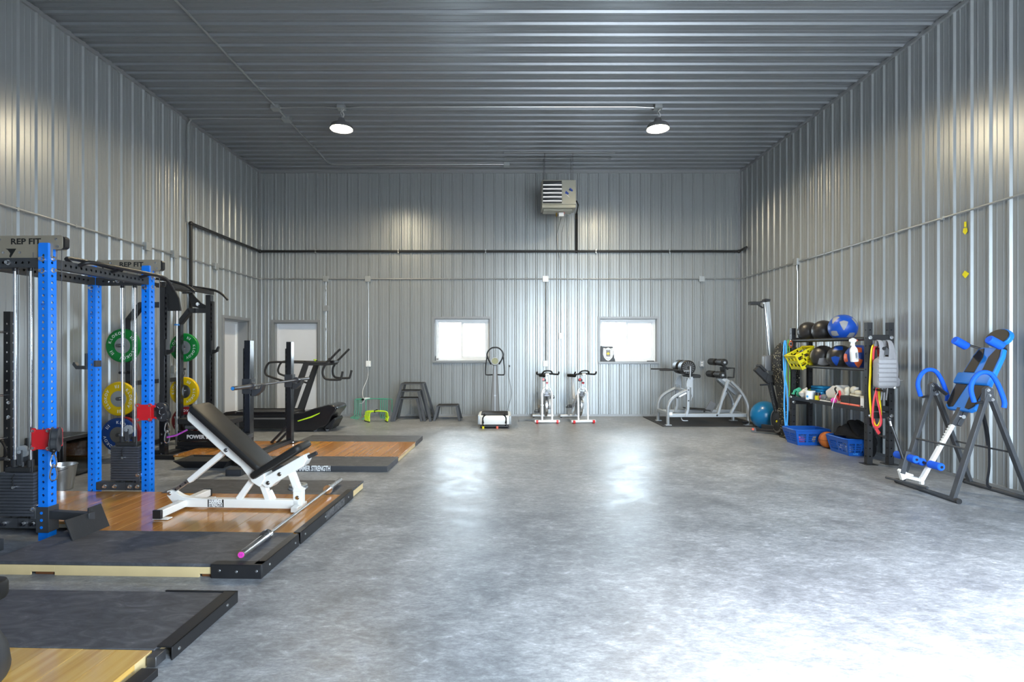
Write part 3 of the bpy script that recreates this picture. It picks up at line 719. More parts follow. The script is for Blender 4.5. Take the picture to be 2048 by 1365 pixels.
# --- platform C: under the squat stand
PC = thing('lifting_platform', 'lifting platform with white lettered front edge below the low squat stand', 'platform', (-1.388, 6.40, 0), TH, 'lifting platforms')
HC = .068
part('rubber_mat', 'mat_rubber', PC, (-1.80, 0, .0, .565, .0, HC), bev=.003); part('rubber_mat', 'mat_rubber', PC, (-1.80, 0, 1.70, 2.28, .0, HC), bev=.003)
planks(PC, -2.98, 0, lambda x: (.568, 1.697), HC - .024, HC - .003)
part('plywood_base', 'pine', PC, (-2.97, -.004, .575, 1.69, .0, HC - .024))
part('rubber_mat', 'mat_rubber', PC, (-3.14, -2.985, .70, 1.75, .0, .03), bev=.003)
b = B(); b.bx(-1.80, 0, -.008, .0, .0, HC - .002); fe = ob('front_edge_plate', b, 'charcoal', PC, .002)
b = B(); b.text('HAMMER STRENGTH', MX((-.90, -.0088, .034), (1, 0, 0), (0, 0, 1))); k_ = .43 / TXT['HAMMER STRENGTH'][2]
for v in b.v: v.x = -.90 + (v.x + .90) * k_
ob('lettering', b, 'letter_white', fe)

# ------------------------------------------------------------------ blue cable rack
RX, RY = -3.506, 4.128      # near right upright centre
K = thing('cable_rack', 'tall blue perforated power rack with cable weight stacks and lettered top plates', 'power rack', (RX, RY, 0), TH)
UW = .0762; DX = -.534; DY = 1.112; HT = 2.265
for (x, y, nm) in ((0, 0, 1), (DX, 0, 1), (DX, DY, 1), (0, DY, 1)):
    b = B(); perf(b, (x, y, 0), (x, y, HT), UW, z0=.05); u = ob('upright', b, 'blue', K, ang=.4)
    b = B(); b.text('REP', MX((x, y - UW / 2 - .0004, 1.80), (1, 0, 0), (0, 0, 1))); ob('lettering', b, 'letter_blue', u)
    b = B(); b.rbox(x - .036, x + .036, y - .036, y + .036, HT, HT + .006, .006); ob('end_cap', b, 'blue', u)
zb = 2.12
for (p, q) in (((DX + .04, 0, zb), (-.04, 0, zb)), ((DX + .04, DY, zb), (-.04, DY, zb)), ((DX, .04, zb), (DX, DY - .04, zb)), ((0, .04, zb), (0, DY - .04, zb))):
    b = B(); perf(b, p, q, .072, faces=(0, 1)); ob('top_beam', b, 'charcoal', K, ang=.4)
for y in (0, DY):
    b = B(); b.bx(DX + .04, -.04, y - .036, y + .036, .092, .168); ob('base_beam', b, 'charcoal', K, .004)
    b = B(); b.bx(-.20, -.197, y - .0365, y + .0365, .0915, .1685); b.bx(-.115, -.112, y - .0365, y + .0365, .0915, .1685); ob('beam_joint', b, 'black', K)
    for x in (-.40, -.30, -.15, -.075):
        b = B(); bolt(b, (x, y - .0365, .13), (0, -1, 0), .013, .02); ob('bolt', b, 'chrome', K)
    for z in (2.145, 2.055):
        for x in (0, DX):
            b = B(); bolt(b, (x, y - .039, z), (0, -1, 0), .014, .022); ob('bolt', b, 'chrome', K)
        b = B(); bolt(b, (.039, y, z + .01), (1, 0, 0), .014, .022); ob('bolt', b, 'chrome', K)
    b = B(); bolt(b, (-.27, y - .037, 2.12), (0, -1, 0), .014, .02); ob('bolt', b, 'chrome', K)
    # small lower guide pulley beside the stack
    b = B(); b.bx(-.085, -.045, y - .055, y - .045, .168, .26); ob('pulley_bracket', b, 'charcoal', K, .003)
    b = B(); b.cyl((-.065, y - .045, .245), (-.065, y - .02, .245), .028); bolt(b, (-.065, y - .055, .245), (0, -1, 0), .012, .012); ob('guide_pulley', b, 'chrome', K)
# lettered top plates (pulley housings)
def top_plate(y):
    poly = [(-.56, -.035), (-.50, .13), (.12, .13), (.135, .118), (.135, .035), (.12, .022), (.055, .022), (.055, -.035), (-.045, -.035), (-.045, -.05), (-.55, -.05)]
    z = 2.20; b = B(); b.prism([(u, v + z) for u, v in poly], 'y', y - .018, y - .013)
    pl = ob('top_plate', b, 'stainless_tan', K, .001)
    b = B(); b.prism([(u, v + z) for u, v in poly], 'y', y + .030, y + .035); ob('top_plate', b, 'stainless_tan', K, .001)
    b = B(); b.rbox(-.49, .15, y - .012, y + .029, z + .03, z + .122, .02, 'y'); ob('pulley_housing', b, 'black', K)
    b = B(); b.text('REP FIT', MX((-.155, y - .0186, z + .083), (1, 0, 0), (0, 0, 1)))
    for v in b.v: v.x = -.155 + (v.x + .155) * 1.2
    ob('lettering', b, 'letter_black', pl)
    e = B()
    e.prism([(-.285 + u, z + v) for u, v in ((-.03, .03), (.055, .03), (.01, -.04), (0, -.03), (.008, -.005), (-.012, .02))], 'y', y - .0186, y - .018)
    ob('emblem', e, 'letter_black', pl); e = B()   # flame-like mark
    e.prism([(-.43 + u, z + v) for u, v in ((-.045, -.035), (-.05, .0), (-.036, .03), (-.04, .055), (-.018, .035), (-.012, .07), (.006, .04), (.026, .03), (.03, .0), (.018, -.035))], 'y', y - .0186, y - .018)
    ob('emblem', e, 'letter_black', pl)
    for (x, zz) in ((-.47, .105), (-.20, .0), (-.33, .0), (.085, .10), (.1, .045), (-.36, .10)):
        b = B(); bolt(b, (x, y - .0185, z + zz), (0, -1, 0), .007, .006, 8); ob('bolt', b, 'chrome', pl)
for y in (0, DY): top_plate(y)
# weight stacks
def stack(y, npl=14):
    cx = -.195
    b = B()
    b.rbox(-.138, .138, -.058, .058, 0, .0205, .006, 'z', 2); me = mesh_of(b, 'weight_plate', 'stack_grey')
    for i in range(npl): link('weight_plate', me, K, (cx, y, .19 + i * .0238), bev=.0015)
    zt = .19 + npl * .0238
    b = B(); b.bx(cx - .1, cx + .1, y - .045, y + .045, zt, zt + .032); ob('carriage', b, 'black_matte', K, .003)
    b = B()
    for s in (-.062, .062): b.cyl((cx + s, y, zt + .03), (cx + s, y, zt + .085), .022); b.cyl((cx + s, y, .168), (cx + s, y, .19), .024)
    ob('bushing', b, 'black_matte', K)
    for s in (-.062, .062):
        b = B(); b.cyl((cx + s, y, .17), (cx + s, y, 2.085), .0095); ob('guide_rod', b, 'chrome', K)
        b = B(); b.cyl((cx + s, y, 2.06), (cx + s, y, 2.085), .017); ob('rod_collar', b, 'black', K)
    b = B(); b.bx(cx - .02, cx + .02, y - .03, y - .022, zt + .05, zt + .16); b.bx(cx - .02, cx + .02, y + .022, y + .03, zt + .05, zt + .16); b.cyl((cx, y, zt + .03), (cx, y, zt + .07), .008); ob('pulley_yoke', b, 'charcoal', K, .002)
    b = B(); b.lathe([(.012, -.012), (.045, -.012), (.04, 0), (.045, .012), (.012, .012)], (cx, y, zt + .15), 'y', 24, True); bolt(b, (cx, y - .031, zt + .15), (0, -1, 0), .01, .01); ob('carriage_pulley', b, 'silver', K)
    b = B(); b.cyl((cx, y - .058, .19 + 9.5 * .0238), (cx, y - .085, .19 + 9.5 * .0238), .011); ob('selector_pin', b, 'chrome', K)
    b = B(); b.tube([(cx - .01, y - .05, zt), (cx - .015, y - .07, zt - .04), (cx - .005, y - .075, zt - .1)], .004, 6); ob('pin_lanyard', b, 'black', K)
    b = B()
    for s, z0, z1 in ((-.042, zt + .15, 2.2), (.042, zt + .15, 2.2)): b.tube([(cx + s, y, z0), (cx + s * .8, y, z1)], .0028, 6)
    b.tube([(-.065 - .028, y - .03, .245), (-.065 - .028, y - .02, 2.2)], .0028, 6); ob('cable', b, 'darksteel', K)
    b = B(); b.tube([(.118, y - .005, 2.25), (.115, y - .005, 1.02)], .0028, 6); ob('cable', b, 'darksteel', K)
stack(0); stack(DY)
# sliding red trolleys with swivelling double pulleys
def trolley(y, z, turn, nm):
    t = bpy.data.objects.new('pulley_trolley', None); C.objects.link(t); t.parent = K; t.location = (0, y, z)
    b = B(); h = .075
    for s in (-1,):
        b.rbox(-.068, .068, -.062, -.05, -h, h, .02, 'y')
    for sx in (-1, 1):
        for sz in (-1, 1): b.cyl((sx * .058, -.063, sz * .066), (sx * .058, -.048, sz * .066), .02)
    b.rbox(-.068, .068, .05, .062, -h, h, .02, 'y'); b.bx(.045, .062, -.05, .05, -h + .01, h - .01); b.bx(-.062, -.05, -.05, .05, -h + .01, h - .01)
    ob('trolley_plate', b, 'red', t, .002)
    for sx in (-1, 1):
        for sz in (-1, 1): b = B(); bolt(b, (sx * .058, -.063, sz * .066), (0, -1, 0), .008, .007, 6); ob('bolt', b, 'chrome', t)
    b = B(); b.bx(.06, .095, -.03, .03, .045, .062); b.bx(.06, .095, -.03, .03, -.062, -.045); b.cyl((.085, 0, -.07), (.085, 0, .07), .014); ob('swivel_bracket', b, 'red', t, .002)
    sw = bpy.data.objects.new('pulley_block', None)
    b = B(); p = (.15, 0)
    for s in (-.022, .022):
        b.cyl((.145, s - .003, .032), (.145, s + .003, .032), .062, n=28); b.cyl((.165, s - .003, -.028), (.165, s + .003, -.028), .062, n=28); b.bx(.08, .15, s - .003, s + .003, -.05, .05)
    b.xf(Matrix.Translation((.085, 0, 0)) @ Matrix.Rotation(turn, 4, 'Z') @ Matrix.Translation((-.085, 0, 0)))
    ob('pulley_cover', b, 'charcoal', t, .001)
    b = B()
    for zz, xx in ((.032, .145), (-.028, .165)):
        b.cyl((xx, -.017, zz), (xx, .017, zz), .052, n=28); bolt(b, (xx, -.026, zz), (0, -1, 0), .01, .008, 6)
    b.xf(Matrix.Translation((.085, 0, 0)) @ Matrix.Rotation(turn, 4, 'Z') @ Matrix.Translation((-.085, 0, 0)))
    ob('pulley_wheel', b, 'charcoal', t)
    for zz, xx in ((.032, .145), (-.028, .165)):
        b = B()
        for k in range(3):
            a = k * 2.1 + .4; b.bar((xx + .010 * math.cos(a), -.0262, zz + .010 * math.sin(a)), (xx + .036 * math.cos(a), -.0262, zz + .036 * math.sin(a)), .005, .003, (0, 1, 0))
        b.cyl((xx, -.025, zz), (xx, -.028, zz), .014, n=12)
        b.xf(Matrix.Translation((.085, 0, 0)) @ Matrix.Rotation(turn, 4, 'Z') @ Matrix.Translation((-.085, 0, 0))); ob('pulley_spider', b, 'chrome', t)
    m3 = Matrix.Translation((.085, 0, 0)) @ Matrix.Rotation(turn, 4, 'Z') @ Matrix.Translation((-.085, 0, 0))
    px = m3 @ Vector((.20, 0, -.075))
    b = B(); b.ball(px, .018, n=14, m=8); b.cyl(px, px + Vector((0, 0, -.03)), .009); ob('cable_stop', b, 'black', t)
    def link_(z0, z1, w, rot, nm2):
        b = B(); c = Vector((px.x, px.y, 0)); d = Vector((math.cos(rot), math.sin(rot), 0))
        pts = [c + d * w * .35 + Vector((0, 0, z0)), c + d * w + Vector((0, 0, (z0 * .35 + z1 * .65))), c + d * w * .6 + Vector((0, 0, z1)), c - d * w * .6 + Vector((0, 0, z1)), c - d * w + Vector((0, 0, z0 * .35 + z1 * .65)), c - d * w * .35 + Vector((0, 0, z0))]
        b.tube(pts, .0048, 8, True, 3); ob(nm2, b, 'chrome', t)
    z0 = px.z - .03
    link_(z0, z0 - .09, .02, .3, 'carabiner'); link_(z0 - .082, z0 - .19, .022, 1.0, 'carabiner')
trolley(-.0, .775, R(-62), 'near'); trolley(DY, .85, R(-8), 'far')
# J hook on the far left upright, small block on its right face
b = B(); b.prism([(DX - .04, 1.42), (DX - .06, 1.42), (DX - .06, 1.30), (DX - .14, 1.30), (DX - .165, 1.335), (DX - .175, 1.335), (DX - .185, 1.31), (DX - .15, 1.265), (DX - .04, 1.265)], 'y', DY - .05, DY - .01); ob('bar_hook', b, 'charcoal', K, .003)
b = B(); b.bx(DX + .038, DX + .06, DY - .06, DY + .01, 1.29, 1.35); ob('hook_pin', b, 'charcoal', K, .003)
# multi grip pull up bar in front of the right hand beam
b = B(); b.tube([(.04, .25, 2.14), (.10, .28, 2.17), (.13, .45, 2.17), (.14, .9, 2.17), (.14, 1.12, 2.165), (.13, 1.22, 2.13), (.12, 1.32, 2.05)], .016, 12, sm=4); b.tube([(.04, .95, 2.14), (.14, .95, 2.17)], .015, 10); b.tube([(.04, .6, 2.14), (.14, .6, 2.17)], .015, 10); b.tube([(.0, .22, 2.15), (-.06, .25, 2.2), (-.08, .5, 2.21), (-.02, .75, 2.18)], .016, 10, sm=4); ob('pull_up_bar', b, 'black', K)
# foot plate clamped to the near right upright
F = bpy.data.objects.new('foot_plate', None); C.objects.link(F); F.parent = K; F.location = (0, 0, .16)
b = B(); b.bx(-.045, .055, -.052, -.046, -.095, .1); b.bx(.041, .047, -.046, .05, -.095, .1)
sl = ob('clamp_sleeve', b, 'charcoal', F, .002)
b = B()
for z in (-.055, 0, .055): b.cyl((.0, -.0535, z), (.0, -.0515, z), .011)
ob('clamp_hole', b, 'blue', sl)
b = B(); b.bar((.047, -.01, .035), (.40, -.06, .035), .05, .062); ob('arm', b, 'charcoal', F, .003)
b = B(); b.prism([(-.27, -.085), (.07, -.085), (.07, .105), (-.05, .105), (-.065, .07), (-.27, .08)], 'x', -.006, .006); b.xf(Matrix.Translation((.40, .0, .0)) @ Matrix.Rotation(R(-22), 4, 'Y')); ob('tread', b, 'black_matte', F, .003)

# second foot plate lying on the floor in front of the rack
F2 = thing('foot_plate', 'dark grey steel foot plate attachment lying on the floor by the near rack leg', 'attachment', (-3.66, 3.80, 0), R(-10))
b = B(); perf(b, (-.4, .05, .05), (.03, .05, .05), .08, pitch=.1, r=.01, z0=.05); ob('tube', b, 'charcoal', F2)
b = B(); b.bar((-.3, -.06, .09), (-.03, -.08, .012), .12, .012); ob('sloped_plate', b, 'charcoal', F2, .002)

# ------------------------------------------------------------------ bumper plates
def plate_mesh(col):
    b = B(); t = .03
    b.m = 0; b.lathe([(.105, -t * .8), (.115, -t * .8), (.125, -t), (.205, -t), (.218, -t * .85), (.225, -t * .5), (.225, t * .5), (.218, t * .85), (.205, t), (.125, t), (.115, t * .8), (.105, t * .8)], n=48, ax='y', closed=False)
    b.m = 1; b.lathe([(.026, -t * .82), (.105, -t * .8)], n=36, ax='y'); b.lathe([(.105, t * .8), (.026, t * .82)], n=36, ax='y'); b.lathe([(.026, t * .82), (.026, -t * .82)], n=24, ax='y')
    return mesh_of(b, 'plate_disc', [col, 'steel' if col != 'rubber_green' else 'galv_box'])
def arc_text(word, rad, mid, y):
    b = B(); step = .034 / rad * 1.35
    for i, ch in enumerate(word):
        a = mid - (i - (len(word) - 1) / 2) * step
        b.text(ch, MX((rad * math.cos(a), y, rad * math.sin(a)), (math.sin(a), 0, -math.cos(a)), (math.cos(a), 0, math.sin(a))))
    return b
PM = {}
def bumper(col, label, loc, rot, group='coloured bumper plates on the half rack pegs'):
    if col not in PM: 
        PM[col] = plate_mesh(col); b = B()
        q = arc_text('KLOKOV', .165, PI / 2, -.0302); b.add(q.v, q.f); PM[col + 't'] = mesh_of(b, 'lettering', 'letter_white'); b = B()
        for da in (-.12, .02, .14):
            m = MX((.165 * math.cos(da), -.0304, .165 * math.sin(da)), (-math.sin(da), 0, math.cos(da)), (math.cos(da), 0, math.sin(da)))
            q = B(); q.bx(-.005 if da != .02 else -.003, .005 if da != .02 else .003, -.02, .02, -.0003, .0003); q.xf(m); b.add(q.v, q.f)
        PM[col + 'k'] = mesh_of(b, 'weight_mark', 'letter_white')
    T = thing('bumper_plate', label, 'weight plate', loc, 0, group); T.rotation_euler = (0, rot, 0)
    link('plate_disc', PM[col], T); link('lettering', PM[col + 't'], T); link('lettering', PM[col + 't'], T, rot=(0, PI, 0)); link('weight_mark', PM[col + 'k'], T); link('weight_mark', PM[col + 'k'], T, rot=(0, PI, 0))
    return T
bumper('rubber_green', 'green bumper plate on the near side of the half rack', (-5.06, 7.15, 1.51), R(-35))
bumper('rubber_yellow', 'yellow bumper plate on the near side of the half rack', (-5.09, 7.12, .805), R(-95))
bumper('rubber_blue', 'blue bumper plate low on the near side of the half rack', (-5.07, 7.08, .335), R(40))
bumper('rubber_red', 'dark red bumper plate behind the blue one on the half rack', (-5.07, 7.17, .335), 0)
bumper('rubber_green', 'green bumper plate on the far side of the half rack', (-5.02, 8.45, 1.49), R(-60))
bumper('rubber_yellow', 'yellow bumper plate on the far side of the half rack', (-5.02, 8.45, .80), R(-60))
bumper('rubber_red', 'red bumper plate low on the far side of the half rack', (-4.99, 8.45, .335), R(-30))

# ------------------------------------------------------------------ black half rack against the left wall
QX, QY = -5.06, 7.27
Q = thing('half_rack', 'black half rack with plate pegs and pull up handles against the left wall', 'power rack', (QX, QY, 0), TH)
W2 = 1.06; D2 = .47; HB = 2.30
def ladder_post(parent, x, y, z0, z1, w=.075, d=.085, side=1, tooth=.018, nm='upright'):
    """steel post with a toothed hook ladder along one edge"""
    b = B(); b.bx(x - w / 2, x + w / 2, y - d / 2, y + d / 2, z0, z1); u = ob(nm, b, 'black_gloss', parent, .003)
    b = B(); z = z0 + .35; x0 = x + side * w / 2
    while z < z1 - .12:
        a, c = sorted((x0, x0 + side * tooth)); b.bx(a, c, y - .03, y + .03, z, z + .034); z += .07
    a, c = sorted((x0 + side * tooth, x0 + side * (tooth + .008))); b.bx(a, c, y - .03, y + .03, z0 + .33, z1 - .1)
    ob('hook_ladder', b, 'black', u)
    return u
for y in (0, W2):
    ladder_post(Q, D2, y, 0, HB)
    b = B(); b.bar((0, y, 0), (0, y, 1.88), .075, .075); ob('rear_post', b, 'black_gloss', Q, .003)
    b = B(); b.bar((0, y, 1.86), (.17, y, 2.07), .075, .075, (0, 1, 0)); b.bar((.15, y, 2.06), (D2 - .03, y, 2.06), .075, .075); ob('top_bend', b, 'black_gloss', Q, .003)
    b = B(); b.bar((0, y, .06), (D2, y, .06), .07, .08); ob('foot_rail', b, 'black', Q, .003)
    s = -1 if y == 0 else 1
    for z in (1.51, .81, .335):
        b = B(); b.cyl((0, y + s * .03, z), (0, y + s * .23, z), .0235); b.cyl((0, y + s * .037, z), (0, y + s * .045, z), .045); ob('plate_peg', b, 'darksteel', Q)
    b = B(); b.cyl((-.02, y + s * .045, 1.15), (-.02, y + s * .16, 1.15), .018); b.tube([(-.02, y + s * .12, 1.15), (.0, y + s * .12, 1.08), (-.03, y + s * .12, 1.02)], .006, 6); ob('collar_peg', b, 'black', Q)
    b = B(); b.bx(D2 + .04, D2 + .062, y - .05, y + .03, 1.38, 1.60); b.prism([(D2 + .05, 1.38), (D2 + .15, 1.43), (D2 + .165, 1.50), (D2 + .15, 1.51), (D2 + .12, 1.455), (D2 + .062, 1.455)], 'y', y - .045, y - .005); ob('bar_catch', b, 'black', Q, .003)
    for z in (.32, .20, .05):
        b = B(); bolt(b, (D2 - .01, y - .043, z), (0, -1, 0), .012, .012); ob('bolt', b, 'chrome', Q)
    # curved gusset carrying the pull up handles
    b = B(); pts = [(D2 + .03, 2.36), (D2 + .14, 2.28), (D2 + .21, 2.15), (D2 + .24, 1.98), (D2 + .05, 1.98), (D2 + .05, 2.1), (D2 + .035, 2.2)] if y == 0 else [(D2 - .33, 2.33), (D2 - .3, 2.2), (D2 - .26, 2.12), (D2 - .16, 2.10), (D2 - .03, 2.10), (D2 - .03, 2.13), (D2 - .13, 2.18), (D2 - .22, 2.27), (D2 - .27, 2.33)]
    b.prism(pts, 'y', y - .012, y + .012); ob('gusset', b, 'black', Q, .003)
    b = B(); bolt(b, (D2 - .18, y - .013, 2.16), (0, -1, 0), .02, .015, 12); ob('bolt', b, 'chrome', Q)
b = B(); b.bar((D2 - .28, -.05, 2.36), (D2 - .28, W2 + .05, 2.36), .05, .06); b.bar((D2 + .02, -.04, 2.34), (D2 + .02, W2 + .05, 2.34), .05, .06); hd = ob('head_beam', b, 'black', Q, .004)
b = B(); b.bx(D2 - .38, D2 - .26, W2 - .08, W2 - .074, 2.315, 2.375); hp = ob('badge', b, 'black_gloss', Q)
b = B(); b.text('L33', MX((D2 - .31, W2 - .0745, 2.345), (1, 0, 0), (0, 0, 1))); ob('lettering', b, 'letter_white', hp)
for (y, pts) in ((.2, [(D2 - .45, .1, 2.40), (D2 - .3, .1, 2.44), (D2, .12, 2.40), (D2 + .2, .16, 2.34), (D2 + .3, .2, 2.26)]), (.9, [(D2 - .52, 1.0, 2.36), (D2 - .42, .95, 2.45), (D2 - .2, 1.0, 2.42), (D2 + .1, 1.0, 2.37), (D2 + .22, 1.02, 2.31), (D2 + .30, 1.04, 2.22)]), (.5, [(D2 - .4, .5, 2.42), (D2 - .2, .52, 2.4), (D2 + .05, .55, 2.38)])):
    b = B(); b.tube(pts, .018, 12, sm=4); ob('pull_up_handle', b, 'black', Q)
b = B(); b.bar((0, 0, 1.0), (0, W2, 1.0), .06, .06); b.bar((0, 0, .12), (0, W2, .12), .06, .07); ob('rear_crossbeam', b, 'black', Q, .003)
b = B(); b.bar((D2 - .02, .04, .03), (D2 - .02, W2 - .04, .03), .09, .05); ob('front_base', b, 'black', Q, .003)
# near base rail reaching out over the platform
b = B(); b.bx(.4, 1.15, -.14, -.07, .0, .055); ob('base_rail', b, 'black', Q, .003)

# upright barbell stored in the half rack
V = thing('barbell', 'barbell with blue collar ring stored upright beside the half rack', 'barbell', (-4.905, 8.06, .02), 0, 'barbells')
b = B(); b.cyl((0, 0, 0), (0, 0, .41), .025); ob('sleeve', b, 'steel', V); b = B(); b.cyl((0, 0, .43), (0, 0, 1.80), .014); ob('shaft', b, 'steel', V)
b = B(); b.cyl((0, 0, 1.82), (0, 0, 2.23), .025); ob('sleeve', b, 'steel', V)
for z in (.41, 1.80): b = B(); b.cyl((0, 0, z), (0, 0, z + .02), .036); ob('collar_ring', b, 'bluecap' if z > 1 else 'steel', V)

# lettered black crate beyond the half rack front
E = thing('power_lift_unit', 'low black lift unit with white lettering standing behind the white bench', 'gym machine', (-4.30, 7.70, .03), TH)
b = B(); b.bx(-.36, .42, -.05, .45, .05, .11); b.bx(-.38, .44, -.06, .5, .0, .05); ob('base', b, 'black', E, .006)
b = B(); b.bx(-.34, .42, -.07, -.03, .13, .27); fp = ob('front_panel', b, 'black', E, .006)
b = B(); b.text('POWER LIFT', MX((.0, -.0708, .185), (1, 0, 0), (0, 0, 1))); ob('lettering', b, 'letter_white', fp)
b = B(); b.cyl((-.32, .1, .30), (.4, .1, .30), .035); ob('roller', b, 'greyplastic', E)
b = B(); b.bx(-.36, .42, -.05, .35, .36, .44); ob('top_pad', b, 'black_matte', E, .012)
for x in (-.33, .39): b = B(); b.bx(x - .03, x + .03, .1, .18, .1, .36); ob('leg', b, 'black', E, .004)
b = B(); b.tube([(.28, .0, .44), (.30, -.02, .50), (.34, -.03, .52), (.52, -.1, .545)], .018, 10); ob('handle', b, 'black_matte', E)

# ------------------------------------------------------------------ low squat stand with barbell
D = thing('squat_stand', 'low black squat stand of two notched posts holding a barbell', 'squat stand', (-3.24, 6.83, HC), TH)
S2 = 1.21
for y in (0, S2):
    ladder_post(D, 0, y, 0, 1.505, .075, .10, -1, .016)
    b = B(); b.bx(-.12, .10, y - .09, y + .09, 0, .01); ob('base_plate', b, 'black', D, .002)
    for x in (-.09, .075): b = B(); bolt(b, (x, y - .07, .01), (0, 0, 1), .01, .01); ob('bolt', b, 'chrome', D)
    for dx in (0, .09):
        b = B(); b.bar((-.27 + dx, y - .03, .0), (-.035, y - .03, .24 - dx), .03, .05, (0, 1, 0)); ob('brace', b, 'black', D, .002)
    b = B(); b.bx(-.06, .05, y - .062, y + .062, .83, 1.02); b.prism([(.05, .80), (.10, .80), (.18, .87), (.20, .945), (.185, .95), (.16, .90), (.12, .885), (.06, .89)], 'y', y - .05, y + .05); b.bx(.05, .058, y - .05, y + .05, .88, 1.02); ob('bar_catch', b, 'charcoal', D, .004)
b = B(); b.bx(-.05, .05, .05, S2 - .05, 0, .05); ob('crossbeam', b, 'black', D, .003)
def barbell(label, p0, p1, cap, sl=.33, r=.0125, shaft='steel', sleeve='chrome'):
    p0 = Vector(p0); p1 = Vector(p1); T = thing('barbell', label, 'barbell', p0, 0, 'barbells'); d = (p1 - p0); L = d.length; d.normalize(); o = Vector((0, 0, 0)); e = d * L
    b = B(); b.cyl(d * sl, e - d * sl, r); ob('shaft', b, shaft, T)
    for a, s in ((o, 1), (e, -1)):
        b = B(); b.cyl(a + d * s * .003, a + d * s * sl, .025, n=20); ob('sleeve', b, sleeve, T); b = B(); b.cyl(a + d * s * sl, a + d * s * (sl + .035), .043, n=24); ob('collar', b, sleeve, T)
        b = B(); b.cyl(a, a + d * s * .004, .0195, n=20); ob('end_cap', b, cap, T)
    return T
barbell('long steel barbell with blue end cap racked on the squat stand', (-3.145, 6.23, 1.005), (-3.07, 8.42, 1.005), 'bluecap', .42, .014, 'darksteel', 'darksteel')
bb = barbell('short chrome barbell with pink end cap lying on the platform edge', (-1.694, 3.46, .1325), (-1.659, 5.45, .1325), 'pink', .34, .0125, 'steel', 'chrome')

dd_ = (Vector((-1.659, 5.45, .1325)) - Vector((-1.694, 3.46, .1325))).normalized()
b = B(); b.text('H', MX(tuple(-dd_ * .0008), (1, 0, 0), (0, 0, 1))); ob('end_mark', b, 'band_purple', bb)
# black bin, tapered tray and small change plates
T = thing('chalk_bin', 'small black bin with a wide rim behind the white bench backrest', 'bin', (-3.215, 6.62, HC))
b = B(); b.rbox(-.075, .075, -.075, .075, 0, .32, .02); ob('body', b, 'charcoal', T, .003); b = B(); b.rbox(-.093, .093, -.093, .093, .30, .345, .02); ob('rim', b, 'charcoal', T, .003)
T = thing('floor_tray', 'low black tray with sloping sides on the floor behind the bench', 'tray', (-3.68, 6.72, 0), TH)
b = B(); vs_ = []
for (dx, dy, z) in ((.24, .12, 0), (.34, .2, .10), (.33, .19, .10), (.22, .11, .02)):
    vs_ += [(-dx, -dy, z), (dx, -dy, z), (dx, dy, z), (-dx, dy, z)]
b.add(vs_, [(3, 2, 1, 0), (12, 13, 14, 15)] + [(r * 4 + i, r * 4 + (i + 1) % 4, r * 4 + 4 + (i + 1) % 4, r * 4 + 4 + i) for r in range(3) for i in range(4)]); ob('pan', b, 'black', T)
b = B(); b.bx(-.3, .3, -.16, .16, .075, .085); ob('pan_insert', b, 'black_matte', T)
T = thing('floor_block', 'small dark block on the floor in front of the lettered platform edge', 'block', (-3.12, 6.25, 0), TH)
b = B(); b.bx(-.09, .1, -.06, .06, 0, .075); ob('block', b, 'charcoal', T, .006); b = B(); b.bx(-.07, .08, -.062, -.06, .015, .06); ob('label_plate', b, 'stack_grey', T)
for z, r_, lab in ((.0, .088, 'lower grey change plate lying on the platform mat'), (.022, .082, 'upper grey change plate lying on the platform mat')):
    b = B(); b.lathe([(.015, 0), (r_, 0), (r_ + .004, .006), (r_ + .004, .014), (r_, .02), (.05, .02), (.045, .014), (.015, .014)], n=32, closed=True); o = tag(ob('change_plate', b, 'silver' if z == 0 else 'galv_box'), lab, 'weight plate', 'grey change plates'); o.location = (-2.03, 5.30, H_ + z)

# ------------------------------------------------------------------ white adjustable bench
N_ = thing('weight_bench', 'white adjustable incline bench with black pads on the wooden platform', 'bench', (-2.3, 4.62, H_ + .002), R(-3))
zb0 = 0.0
def bb_(name, m, *bars, bev=.006):
    b = B()
    for q in bars: b.bar(*q)
    return ob(name, b, m, N_, bev)
bb_('base_beam', 'white', ((-.50, 0, .05), (.56, 0, .05), .06, .075))
b = B(); b.prism([(-.50, .013), (-.36, .013), (-.30, .0875), (-.42, .095), (-.475, .11), (-.555, .155), (-.60, .15), (-.60, .11), (-.55, .05)], 'y', -.028, .028); ob('rear_upstand', b, 'white', N_, .004)
bb_('rear_foot', 'white', ((-.46, -.34, .045), (-.46, .34, .045), .065, .06))
for y in (-.3, .3): b = B(); b.bx(-.51, -.38, y - .03, y + .03, 0, .008); ob('foot_pad', b, 'white', N_, .002)
for s in (-1, 1): b = B(); b.bx(-.496, -.424, s * .335 - .012, s * .335 + .012, .01, .08); ob('end_cap', b, 'black', N_, .004)
b = B(); b.bx(.51, .59, -.03, .03, 0, .17); b.prism([(.505, .16), (.59, .16), (.60, .175), (.52, .21)], 'y', -.032, .032); ob('front_post', b, 'white', N_, .004)
bb_('front_foot', 'white', ((.55, -.1, .025), (.55, .1, .025), .06, .045))
# support struts under the hinge
bb_('hinge_strut', 'white', ((.02, 0, .08), (.19, 0, .31), .05, .045, (0, 1, 0)), ((.29, 0, .08), (.20, 0, .31), .05, .055, (0, 1, 0)), ((.33, 0, .08), (.29, 0, .16), .04, .03, (0, 1, 0)))
bb_('seat_strut', 'white', ((.545, 0, .16), (.47, 0, .36), .055, .055, (0, 1, 0)))
